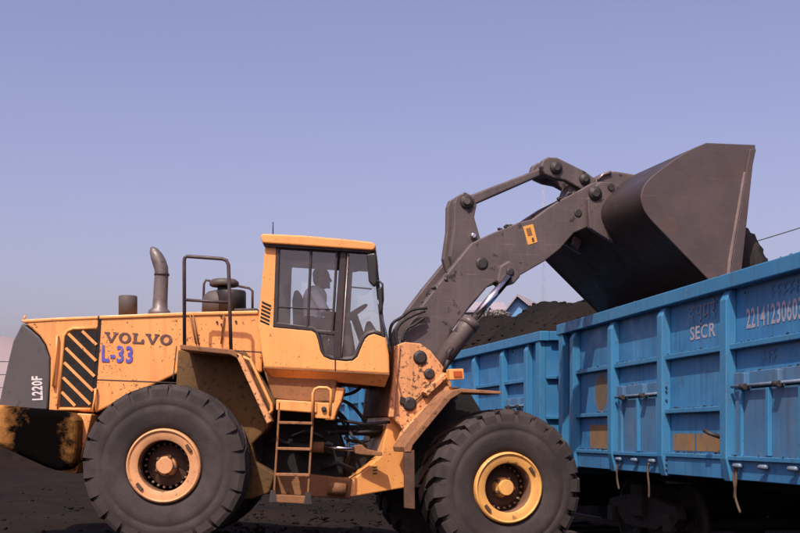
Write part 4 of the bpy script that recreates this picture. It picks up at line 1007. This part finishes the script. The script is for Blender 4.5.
# ================================================================== RAIL WAGONS
WL, WW = 10.9, 3.0
ZB, ZT = 1.05, 3.13
posts = [.66, 2.24, 3.93, 5.62, 7.30, 8.98, 10.24]
def wbox(x0, x1, y0, y1, z0, z1): return MB().box((x0, y0, z0), (x1, y1, z1))
def make_wagon(root, detailed=True):
    sw_ = MB(); sw_.box((0, 0, 1.25), (WL, .012, ZT - .1)); B('side_wall', sw_, 'wagon_blue', root)
    B('far_side_wall', wbox(0, WL, WW - .012, WW, 1.25, ZT - .1), 'wagon_blue', root)
    B('end_wall', wbox(0, .012, .012, WW - .012, 1.25, ZT - .1), 'wagon_blue', root)
    B('end_wall', wbox(WL - .012, WL, .012, WW - .012, 1.25, ZT - .1), 'wagon_blue', root)
    B('wagon_floor', wbox(.01, WL - .01, .01, WW - .01, 1.16, 1.25), 'underframe', root)
    # copings
    B('coping', wbox(-.06, WL + .06, -.115, .04, ZT - .155, ZT), 'wagon_rib', root, bevel=.012)
    B('coping', wbox(-.06, WL + .06, WW - .04, WW + .115, ZT - .155, ZT), 'wagon_rib', root, bevel=.012)
    for (xa, xb) in ((-.10, .04), (WL - .04, WL + .10)): B('end_coping', wbox(xa, xb, .04, WW - .04, ZT - .15, ZT - .004), 'wagon_rib', root, bevel=.012)
    # sole bars
    B('sole_bar', wbox(0, WL, -.05, .02, ZB, 1.25), 'wagon_blue', root, bevel=.008)
    B('sole_bar', wbox(0, WL, WW - .02, WW + .05, ZB, 1.25), 'wagon_blue', root, bevel=.008)
    for xa in (-.02, WL - .03): B('headstock', wbox(xa, xa + .05, -.03, WW + .03, ZB - .12, 1.25), 'wagon_rib', root, bevel=.008)
    # corner posts
    for xa in (0, WL - .20):
        B('corner_post', wbox(xa, xa + .20, -.10, .0, ZB, ZT - .155), 'wagon_rib', root, bevel=.01)
    # stanchions: deep tapered ribs
    def stanchion(x, w=.15):
        m = MB(); d = .115
        prof = [(0, ZT - .155), (-.06, ZT - .157), (-d, ZT - .26), (-d, 1.26), (-d * .55, ZB - .02), (0, ZB - .02)]
        near_ = [Vector((x + w / 2, y, z)) for y, z in prof]; far_ = [Vector((x - w / 2, y, z)) for y, z in prof]
        m.prism(near_, far_); return B('stanchion', m, 'wagon_rib', root, bevel=.01)
    for x in posts: stanchion(x)
    # bays
    edges = posts
    for i in range(len(edges) - 1):
        a = edges[i] + .075; b = edges[i + 1] - .075
        door = i in (1, 3, 5)
        B('side_rib', wbox(a, b, -.075, 0, 2.36, 2.42), 'wagon_rib', root, bevel=.008)
        if not door:
            B('side_rib', wbox(a, b, -.075, 0, 1.745, 1.80), 'wagon_rib', root, bevel=.008)
            B('side_rib', wbox(a, b, -.07, 0, 1.25, 1.30), 'wagon_rib', root, bevel=.008)
        else:
            c0, c1 = a + .05, b - .05
            hd = B('door_header', wbox(c0, c1, -.055, 0, 1.99, 2.125), 'wagon_door', root, bevel=.008)
            B('hinge_rod', MB().tube([(c0, -.075, 1.985), (c1, -.075, 1.985)], .017, 8), 'steel_pin', hd)
            for t in (.22, .70):
                xx = c0 + (c1 - c0) * t
                B('hinge_knuckle', wbox(xx - .03, xx + .03, -.11, -.02, 1.95, 2.11), 'wagon_door', hd, bevel=.008)
                B('hinge_eye', MB().lathe([(-.05, .03), (.05, .03)], (xx, -.105, 1.975), (1, 0, 0), 10), 'pin_dark', hd)
            dr = B('door', wbox(c0, c1, -.04, 0, 1.28, 1.955), 'wagon_door', root, bevel=.006)
            B('door_edge', wbox(c0 + .16, c0 + .21, -.075, -.04, 1.28, 1.95), 'wagon_rib', dr, bevel=.006)
            B('door_edge', wbox(c1 - .09, c1 - .04, -.075, -.04, 1.28, 1.95), 'wagon_rib', dr, bevel=.006)
            mid = (c0 + c1) / 2; B('door_strap', wbox(mid + .02, mid + .08, -.085, -.04, 1.30, 1.95), 'wagon_rib', dr, bevel=.006)
            B('door_bottom_bar', wbox(a, b, -.095, -.04, 1.245, 1.29), 'wagon_rib', dr, bevel=.006)
            for t in (.12, .5, .9):
                xx = c0 + (c1 - c0) * t
                m = MB(); m.lathe([(-.07, .012), (-.05, .024), (.05, .026), (.07, .012)], (xx, -.10, 1.195), (1, .15, 0), 8); B('cotter_pin', m, 'steel_pin', dr)
    for xx in (3.93, 5.62):
        for k in range(4):
            pass
    # end ribs
    for xe, sg in ((0, -1), (WL, 1)):
        for yy in (.55, 1.5, 2.45):
            m = MB(); x0, x1 = (xe - .09, xe) if sg < 0 else (xe, xe + .09)
            B('end_stanchion', wbox(x0, x1, yy - .08, yy + .08, 1.1, ZT - .155), 'wagon_rib', root, bevel=.01)
        for zz in (1.75, 2.38):
            x0, x1 = (xe - .06, xe) if sg < 0 else (xe, xe + .06)
            for (ya, yb) in ((0, .47), (.63, 1.42), (1.58, 2.37), (2.53, 3.0)): B('end_rib', wbox(x0, x1, ya, yb, zz, zz + .05), 'wagon_rib', root, bevel=.006)
    # underframe
    B('centre_sill', wbox(.1, WL - .1, 1.2, 1.8, .85, 1.16), 'underframe', root)
    for xb in (2.1, WL - 2.1):
        m = MB()
        for yy in (.42, WW - .42):
            pr = [(-1.25, .48), (-1.15, .62), (-.5, .70), (.5, .70), (1.15, .62), (1.25, .48), (1.1, .36), (.85, .42), (.55, .30), (-.55, .30), (-.85, .42), (-1.1, .36)]
            m.prism([Vector((xb + x, yy - .06, z)) for x, z in pr], [Vector((xb + x, yy + .06, z)) for x, z in pr])
        m.box((xb - .2, .3, .45), (xb + .2, WW - .3, .85))
        bg_ = B('bogie', m, 'bogie_shade', root)
        for xw in (-1.0, 1.0):
            m = MB()
            for yy, sg in ((.66, 1), (WW - .66, -1)):
                m.lathe([(-.07, .42), (-.05, .50), (.0, .51), (.03, .45), (.035, .2), (-.03, .2), (-.03, .40)], (xb + xw, yy, .39), (0, sg, 0), 28, closed=True)
                m.lathe([(-.03, .18), (.05, .12)], (xb + xw, yy, .39), (0, sg, 0), 16)
            m.tube([(xb + xw, .4, .39), (xb + xw, WW - .4, .39)], .08, 10)
            B('wheelset', m, 'bogie_shade', bg_)
            m = MB(); m.box((xb + xw - .12, .30, .30), (xb + xw + .12, .42, .52)); B('axle_box', m, 'bogie_shade', bg_, bevel=.02)
    B('coupler', wbox(WL, WL + .5, 1.38, 1.62, .92, 1.14), 'underframe', root, bevel=.03)
    B('coupler', wbox(-.5, 0, 1.38, 1.62, .92, 1.14), 'underframe', root, bevel=.03)

# near wagon
dN = Vector((.1692, -.9856, 0))
near_w = empty('open_freight_wagon', (2.44, 17.75, 0.0), atan2(dN.y, dN.x), (0, 0, 0))
make_wagon(near_w)
bpy.context.view_layer.update()
# copies for the rest of the train, standing on a gentle curve
def wagon_copy(nx, ny, d):
    d = Vector(d).normalized()
    far_c = Vector((nx, ny, 0)) - d * WL
    c = copy_tree(near_w); c.location = far_c; c.rotation_euler = (0, 0, atan2(d.y, d.x)); return c, far_c
w2, f2 = wagon_copy(2.29, 18.85, (.2311, -.973, 0))
w3, f3 = wagon_copy(f2.x - .27, f2.y + .98, (.262, -.965, 0))
w4, f4 = wagon_copy(f3.x - .31, f3.y + .97, (.29, -.957, 0))
G = 'blue open freight wagons of the coal train'
tag(near_w, 'blue open freight wagon stencilled SECR with white number, under the tipped bucket', 'wagon', G)
tag(w2, 'blue open wagon heaped with coal, coupled beyond the stencilled wagon', 'wagon', G)
tag(w3, 'blue wagon glimpsed through the gap between loader cab and lift tower', 'wagon', G)
tag(w4, 'farthest blue wagon, mostly hidden behind the loader ladder and rear wheel', 'wagon', G)

# marks on the near wagon
yw = -0.003
def wplate(name, x0, x1, z0, z1, mat, y=yw):
    m = MB(); m.add([(x0, y, z0), (x1, y, z0), (x1, y, z1), (x0, y, z1)], [[0, 1, 2, 3]]); return B(name, m, mat, near_w, recalc=False)
def disc(name, x, z, r, mat, y, n=40):
    m = MB(); m.add([(x + r * cos(2 * pi * k / n), y, z + r * sin(2 * pi * k / n)) for k in range(n)], [list(range(n))]); return B(name, m, mat, near_w, recalc=False)
disc('painted_ring', 1.62, 2.07, .265, 'mark_pale', -.003)
disc('painted_disc', 1.62, 2.07, .24, 'mark_brown', -.006)
wplate('painted_patch', 1.15, 2.08, 1.32, 1.64, 'mark_ochre')
wplate('painted_patch', 4.08, 4.68, 1.325, 1.515, 'mark_ochre'); wplate('painted_patch', 4.72, 5.46, 1.325, 1.515, 'mark_ochre')
wplate('painted_patch', .22, .42, 1.72, 1.90, 'mark_ochre', -.003)
def wtext(name, s, x0, z0, w, h, mat):
    vs, fs = text_mesh(s, .022)
    return flat_text(name, vs, fs, (x0, -.004, z0), (1, 0, 0), (0, 0, 1), w, h, mat, near_w)
wtext('railway_lettering', 'SECR', 4.55, 2.54, .66, .155, 'stencil_white')
# number: photo shows 2214123060 running out of the frame
wtext('wagon_number', '22141230603', 5.92, 2.55, 1.12, .205, 'stencil_white')
# Devanagari lettering drawn from strokes (da pu ma re)
def deva():
    st = []
    # da
    st += [[(.0, 1), (.62, 1)], [(.42, 1), (.42, .78), (.18, .74), (.08, .55), (.2, .38), (.42, .42), (.34, .22), (.50, .05)]]
    # pu
    o = .78
    st += [[(o, 1), (o + .68, 1)], [(o + .56, 1), (o + .56, .12)], [(o + .12, 1), (o + .12, .62), (o + .26, .50), (o + .56, .55)], [(o + .56, .12), (o + .36, .02), (o + .50, -.18), (o + .70, -.22)]]
    # ma
    o = 1.60
    st += [[(o, 1), (o + .70, 1)], [(o + .56, 1), (o + .56, .12)], [(o + .14, 1), (o + .14, .40), (o + .05, .33), (o + .17, .26), (o + .56, .44)]]
    # re
    o = 2.44
    st += [[(o, 1), (o + .56, 1)], [(o + .22, 1), (o + .36, .80), (o + .30, .60), (o + .12, .55), (o + .40, .12)], [(o + .40, 1), (o + .16, 1.32)]]
    return st
vs, fs = stroke_text(deva(), .052)
m = MB()
for i, f_ in enumerate(fs):
    m.add([Vector((4.52 + vs[k].x / 3.0 * .72, -.004 - .0003 * i, 2.735 + vs[k].y * .165)) for k in f_], [[0, 1, 2, 3]])
B('railway_lettering', m, 'stencil_faint', near_w, recalc=False)
# faint worn-out writing above the number and below the rib
rnd = random.Random(21)
def ghost(x0, z0, w, h, n):
    m = MB(); k = 0
    for i in range(n):
        bx = x0 + w * i / n; cw = w / n * .72
        for st in ([(bx, z0 + h), (bx + cw, z0 + h)], [(bx + cw * rnd.uniform(.2, .8), z0 + h), (bx + cw * rnd.uniform(.2, .8), z0)], [(bx, z0 + h * rnd.uniform(.2, .6)), (bx + cw, z0 + h * rnd.uniform(.2, .7))]):
            a = Vector((st[0][0], 0, st[0][1])); b = Vector((st[1][0], 0, st[1][1])); d = (b - a).normalized(); n_ = Vector((-d.z, 0, d.x)) * .011
            m.add([q + Vector((0, -.004 - .0003 * k, 0)) for q in (a - n_, b - n_, b + n_, a + n_)], [[0, 1, 2, 3]]); k += 1
    B('faded_lettering', m, 'stencil_ghost', near_w, recalc=False)
ghost(6.42, 2.80, .75, .11, 6); ghost(6.25, 2.20, .32, .11, 3)
# door holder handle, rivets, hanging straps
m = MB(); m.tube([(5.42, -.02, 1.47), (5.40, -.16, 1.52), (5.30, -.17, 1.55)], .022, 8); B('door_stop', m, 'pin_dark', near_w)
m = MB()
for xx in (3.93 + .08, ):
    for zz in (1.10, 1.16, 1.22, 1.9, 2.0, 2.05): m.lathe([(0, .014), (.012, .010)], (xx, -.06, zz), (1, 0, 0), 8)
B('rivets', m, 'pin_dark', near_w, kind='stuff')
for (x, L_, sw2) in ((2.48, .36, .03), (3.55, .42, -.02), (5.88, .44, .07), (5.84, .30, -.03)):
    m = MB(); q = [Vector((x, -.09, 1.17)), Vector((x + sw2 * .2, -.10, 1.17 - L_ * .3)), Vector((x - sw2 * .3, -.09, 1.17 - L_ * .65)), Vector((x + sw2, -.08, 1.17 - L_))]
    m.tube(spline(q, 4), .013, 6); B('hanging_strap', m, 'rope', near_w)

rnd = random.Random(31); m = MB()
for i in range(len(posts) - 1):
    a, b = posts[i] + .09, posts[i + 1] - .09
    ledges = [(2.42, .07)] + ([(1.29, .09), (2.125, .05)] if i in (1, 3, 5) else [(1.80, .07), (1.30, .065)])
    for zz, dep in ledges:
        for _ in range(34):
            r = .006 + .014 * rnd.random() ** 2.5
            lump_mesh(m, (rnd.uniform(a, b), -dep * rnd.random() ** 1.6, zz + r * .3), r, rnd)
for _ in range(160):
    r = .006 + .018 * rnd.random() ** 2.5; lump_mesh(m, (rnd.uniform(0, WL), rnd.uniform(-.10, .03), ZT + r * .3), r, rnd)
B('coal_crumbs', m, 'coal', near_w, recalc=False, kind='stuff')
# coal heap in the second wagon
def wagon_heap(root, peaks, name, label):
    mb = MB(); nx, ny = 150, 56; vs = []; fs = []
    M = root.matrix_basis.copy()
    for j in range(ny + 1):
        for i in range(nx + 1):
            x = .02 + (WL - .04) * i / nx; y = .02 + (WW - .04) * j / ny
            e = min(1, (min(y, WW - y)) / 1.3); ex_ = min(1, min(x, WL - x) / 1.2)
            h = 0
            for (px_, hh, wd) in peaks: h = max(h, hh * max(0, 1 - ((x - px_) / wd) ** 2 * .55) if abs(x - px_) < wd * 1.3 else 0)
            e2 = sin(e * pi / 2)
            z = ZT - .22 + (h + .12) * e2 * min(1, ex_ + .15)
            q = Vector((x, y, 0))
            z += (noise.noise(q * 1.7) * .10 + noise.noise(q * 5) * .05 + noise.noise(q * 14) * .025) * (.35 + .65 * e)
            vs.append(M @ Vector((x, y, z)))
    n = nx + 1
    for j in range(ny):
        for i in range(nx): fs.append([j * n + i, j * n + i + 1, (j + 1) * n + i + 1, (j + 1) * n + i])
    mb.add(vs, fs, True)
    rnd = random.Random(4)
    for _ in range(900):
        v = vs[rnd.randrange(len(vs))]; lump_mesh(mb, v, .015 + .045 * rnd.random() ** 3, rnd)
    o = B(name, mb, 'coal_brown', recalc=False); tag(o, label, 'coal heap', kind='stuff')
wagon_heap(w2, [(7.5, .92, 1.7), (4.1, 1.02, 1.05), (10.0, .75, 1.2)], 'coal_heap', 'brown black coal heaped above the rim of the second wagon')
wagon_heap(near_w, [(1.6, .12, 1.8)], 'coal_heap', 'coal lying inside the stencilled wagon below the bucket')

# track
def track():
    path = [(near_w.matrix_basis @ Vector((WL + 3, 1.5, 0))), (near_w.matrix_basis @ Vector((0, 1.5, 0))), (w2.matrix_basis @ Vector((0, 1.5, 0))), (w3.matrix_basis @ Vector((0, 1.5, 0))), (w4.matrix_basis @ Vector((-6, 1.5, 0)))]
    pts = spline(path, 12)
    base = MB()
    tr = MB()
    rails = []
    for sd in (-.84, .84):
        m = MB(); q = []
        for i, p in enumerate(pts):
            t = (pts[min(i + 1, len(pts) - 1)] - pts[max(i - 1, 0)]).normalized(); q.append(p + Vector((-t.y, t.x, 0)) * sd + Vector((0, 0, -.19)))
        for w_, z0, z1 in ((.07, 0, .025), (.012, .025, .10), (.036, .10, .135)):
            vs = []; fs = []
            for i, p in enumerate(q):
                t = (q[min(i + 1, len(q) - 1)] - q[max(i - 1, 0)]).normalized(); nn = Vector((-t.y, t.x, 0)) * w_
                vs += [p - nn + Vector((0, 0, z0)), p + nn + Vector((0, 0, z0)), p + nn + Vector((0, 0, z1)), p - nn + Vector((0, 0, z1))]
            for i in range(len(q) - 1):
                for k in range(4): fs.append([i * 4 + k, i * 4 + (k + 1) % 4, (i + 1) * 4 + (k + 1) % 4, (i + 1) * 4 + k])
            m.add(vs, fs)
        rails.append(m)
    root = B('railway_track', rails[0], 'rail_steel', kind='structure')
    B('rail', rails[1], 'rail_steel', root)
    # sleepers
    L_ = 0; last = pts[0]; acc = 0
    sl = MB().box((-.12, -1.35, -.30), (.12, 1.35, -.165))
    me = None
    for i in range(len(pts) - 1):
        a, b = pts[i], pts[i + 1]; d = (b - a).length; t = (b - a).normalized(); k = max(1, int(d / .65))
        for j in range(k):
            p = a.lerp(b, j / k)
            if me is None:
                o = B('sleeper', sl, 'sleeper_concrete', root, bevel=.01); me = o.data
                o.location = p + Vector((0, 0, -.232)) - ORIGIN[root.name]
            else:
                o = bpy.data.objects.new('sleeper', me); col.objects.link(o); o.parent = root; o.location = p + Vector((0, 0, -.232)) - ORIGIN[root.name]
            o.rotation_euler = (0, 0, atan2(t.y, t.x))
track()

# ================================================================== BACKGROUND
def at(x, y, Y): return R(x, y, Y)
# blue shed with a gable
SY_ = 70.0
sh = empty('blue_shed', at(522, 435, SY_) + Vector((0, 0, -1.5)))
sh.location.z = 0
ORIGIN[sh.name] = Vector(sh.location)
tag(sh, 'small blue gabled shed with grey roof showing above the coal heap', 'building')
a_, ap, c_ = at(505.5, 311, SY_), at(516.5, 297, SY_), at(530, 308, SY_)
depth = Vector((3.2, 9, 0))
m = MB(); fr = [Vector((a_.x, SY_, 0)), Vector((c_.x, SY_, 0)), c_, ap, a_]; m.prism(fr, [p + depth for p in fr]); B('wall', m, 'shed_blue', sh)
m = MB(); e = Vector((0, -.4, 0)); ol = (a_ - ap).normalized() * .5; orr = (c_ - ap).normalized() * .5; th = Vector((0, 0, .12))
m.prism([ap + e + th, c_ + orr + e + th, c_ + orr + e, ap + e], [p + depth * 1.05 - e for p in (ap + e + th, c_ + orr + e + th, c_ + orr + e, ap + e)])
rf = B('roof', m, 'shed_roof', sh)
m = MB(); m.prism([ap + e + th * 1.1, a_ + ol + e + th, a_ + ol + e, ap + e], [p + depth * 1.05 - e for p in (ap + e + th * 1.1, a_ + ol + e + th, a_ + ol + e, ap + e)]); B('roof_slope', m, 'shed_roof', rf)
# pale low building to its left
lb_ = empty('low_building', (at(485, 435, 78).x, 78, 0))
tag(lb_, 'pale low building with grey roof left of the blue shed', 'building')
a_, b_ = at(462, 312, 78), at(506, 311, 78)
m = MB(); m.box((a_.x, 78, 0), (b_.x, 86, a_.z)); B('wall', m, 'shed_wall', lb_)
m = MB(); r0, r1 = at(458, 312.5, 77.5), at(507.5, 311.5, 77.5); t0, t1 = at(464, 304, 82), at(504, 304, 82)
m.prism([r0, r1, t1, t0], [p + Vector((0, 0, .15)) for p in (r0, r1, t1, t0)]); B('roof', m, 'shed_roof', lb_)
for i in range(3):
    x = a_.x + .5 + i * .9
    m = MB(); m.box((x, 77.96, a_.z - 1.3), (x + .5, 78.02, a_.z - .5)); w_ = B('window', m, 'grille_grey', lb_)
# dusty tree in front of the low building
def tree(x, y, Y, h, r, label):
    base = at(x, 435, Y); base.z = 0
    t = empty('dusty_tree', base); tag(t, label, 'tree')
    top = at(x, y, Y).z
    m = MB(); m.tube([base, base + Vector((.1, 0, top * .4)), base + Vector((0, .1, top * .75))], [.22, .16, .07], 8)
    rnd = random.Random(17)
    for k in range(7):
        a = rnd.random() * 6.28; b0 = base + Vector((.05, 0, top * rnd.uniform(.4, .7))); m.tube([b0, b0 + Vector((cos(a) * r * .6, sin(a) * r * .6, top * .2))], [.07, .02], 6)
    B('trunk', m, 'bark', t)
    c = MB()
    for cl in range(26):
        cen_ = base + Vector((rnd.gauss(0, .5) * r, rnd.gauss(0, .5) * r, top - h * .5 + rnd.uniform(-.5, .45) * h)); rr = r * rnd.uniform(.18, .38)
        for _ in range(130):
            d = Vector((rnd.gauss(0, 1), rnd.gauss(0, 1), rnd.gauss(0, 1))).normalized() * rr * rnd.uniform(.5, 1.05); p = cen_ + d
            u = Vector((rnd.gauss(0, 1), rnd.gauss(0, 1), rnd.gauss(0, 1))).normalized(); v = u.cross(Vector((rnd.gauss(0, 1), rnd.gauss(0, 1), rnd.gauss(0, 1)))).normalized(); s = rnd.uniform(.06, .13)
            c.add([p - u * s, p - v * s * .5, p + u * s, p + v * s * .5], [[0, 1, 2, 3]])
    B('crown', c, 'pale_leaf', t, recalc=False)
tree(484, 309, 60, 2.6, 1.4, 'pale dusty tree seen past the chrome lift cylinder rod')
# slender mast
mb_ = at(543.5, 435, 150); mb_.z = 0
mast = empty('light_mast', mb_); tag(mast, 'thin pale lattice mast far behind the lift arm', 'mast')
topz = at(543.5, 172, 150).z
m = MB()
for dx, dy in ((-.35, -.2), (.35, -.2), (0, .4)): m.tube([mb_ + Vector((dx, dy, 0)), mb_ + Vector((dx * .25, dy * .25, topz))], .02, 5)
B('legs', m, 'mast_grey', mast)
m = MB(); k = 0; z = 0
while z < topz - .8:
    f0 = 1 - .75 * z / topz; s = -1 if k % 2 else 1
    m.tube([mb_ + Vector((.35 * f0 * s, -.2 * f0, z)), mb_ + Vector((-.35 * f0 * s, -.2 * f0, z + .8))],   .011, 4); z += .8; k += 1
B('bracing', m, 'mast_grey', mast)
# overhead wire
wr_ = empty('overhead_wire', (at(690, 435, 32).x, 32, 0)); tag(wr_, 'single dark overhead wire rising behind the bucket at right', 'wire')
p0, p1 = at(690, 260, 32), at(960, 172, 30)
q = [p0.lerp(p1, t) + Vector((0, 0, -.25 * 4 * t * (1 - t) * .4)) for t in [i / 14 for i in range(15)]]
m = MB(); m.tube(q, .014, 5); B('wire', m, 'pin_dark', wr_)
for p in (p0, p1):
    m = MB(); m.tube([Vector((p.x, p.y, 0)), Vector((p.x, p.y, p.z + .15))], [.14, .09], 10); B('pole', m, 'mast_grey', wr_)
# raised loading bank with a pipe railing, far left
RLY = 60.0
x0b, x1b = at(-330, 435, RLY).x, at(70, 435, RLY).x; zb = at(0, 402, RLY).z
m = MB(); m.prism([Vector((x0b - 3, RLY - 3, -.2)), Vector((x1b + 3, RLY - 3, -.2)), Vector((x1b, RLY - .6, zb)), Vector((x0b, RLY - .6, zb))], [Vector((x0b - 3, RLY + 12, -.2)), Vector((x1b + 3, RLY + 12, -.2)), Vector((x1b, RLY + 8, zb)), Vector((x0b, RLY + 8, zb))])
B('loading_bank', m, 'ground_dust', kind='structure')
fr_ = empty('yard_railing', (at(-20, 435, RLY).x, RLY, zb)); tag(fr_, 'grey pipe railing behind the tail of the loader at left edge', 'railing')
for y in (361, 374, 387):
    m = MB(); m.tube([at(-320, y + 1, RLY), at(60, y, RLY)], .045, 6); B('rail', m, 'fence_grey', fr_)
for x in range(-310, 61, 23):
    m = MB(); p = at(x, 359, RLY); m.tube([Vector((p.x, RLY, zb - .1)), p], .05, 6); B('post', m, 'fence_grey', fr_)
# spoil bank on the skyline, left, with distance haze put into its colour
m = MB(); vs = []; fs = []; nx, ny = 60, 14
for j in range(ny + 1):
    for i in range(nx + 1):
        x = -330 + 300 * i / nx; y = 420 + 160 * j / ny
        e = sin(pi * j / ny); ee = min(1, (i / nx) / .15, (1 - i / nx) / .45)
        z = 43 * e * max(0, ee) ** .8 + noise.noise(Vector((x * .03, y * .03, 0))) * 4 * e - .5
        vs.append((x, y, z))
n = nx + 1
for j in range(ny):
    for i in range(nx): fs.append([j * n + i, j * n + i + 1, (j + 1) * n + i + 1, (j + 1) * n + i])
m.add(vs, fs, True)
B('hills', m, 'far_spoil_haze', kind='structure', recalc=False)

# added dark bank beyond the track, blocks bright ground seen beneath the wagons
m = MB(); vs = []; fs = []; nx, ny = 120, 10
for i in range(nx + 1):
    Y = 3 + 62 * i / nx; xc = 6.9 + .18 * (17.75 - Y) * (1 if Y < 18 else 1.35)
    for j in range(ny + 1):
        t = j / ny; x = xc - 1.2 + 5.0 * t
        z = -.4 + 2.0 * sin(pi * min(1, t * 1.02)) ** .8
        q = Vector((x, Y, 0)); z += noise.noise(q * .9) * .25 + noise.noise(q * 3) * .08
        vs.append((x, Y, z))
n = ny + 1
for i in range(nx):
    for j in range(ny): fs.append([i * n + j, i * n + j + 1, (i + 1) * n + j + 1, (i + 1) * n + j])
m.add(vs, fs, True)
o = B('added_dark_bank', m, 'coal', recalc=True)
tag(o, 'added long low bank of coal blocking bright ground beneath and beyond the wagons', 'coal bank', kind='stuff')
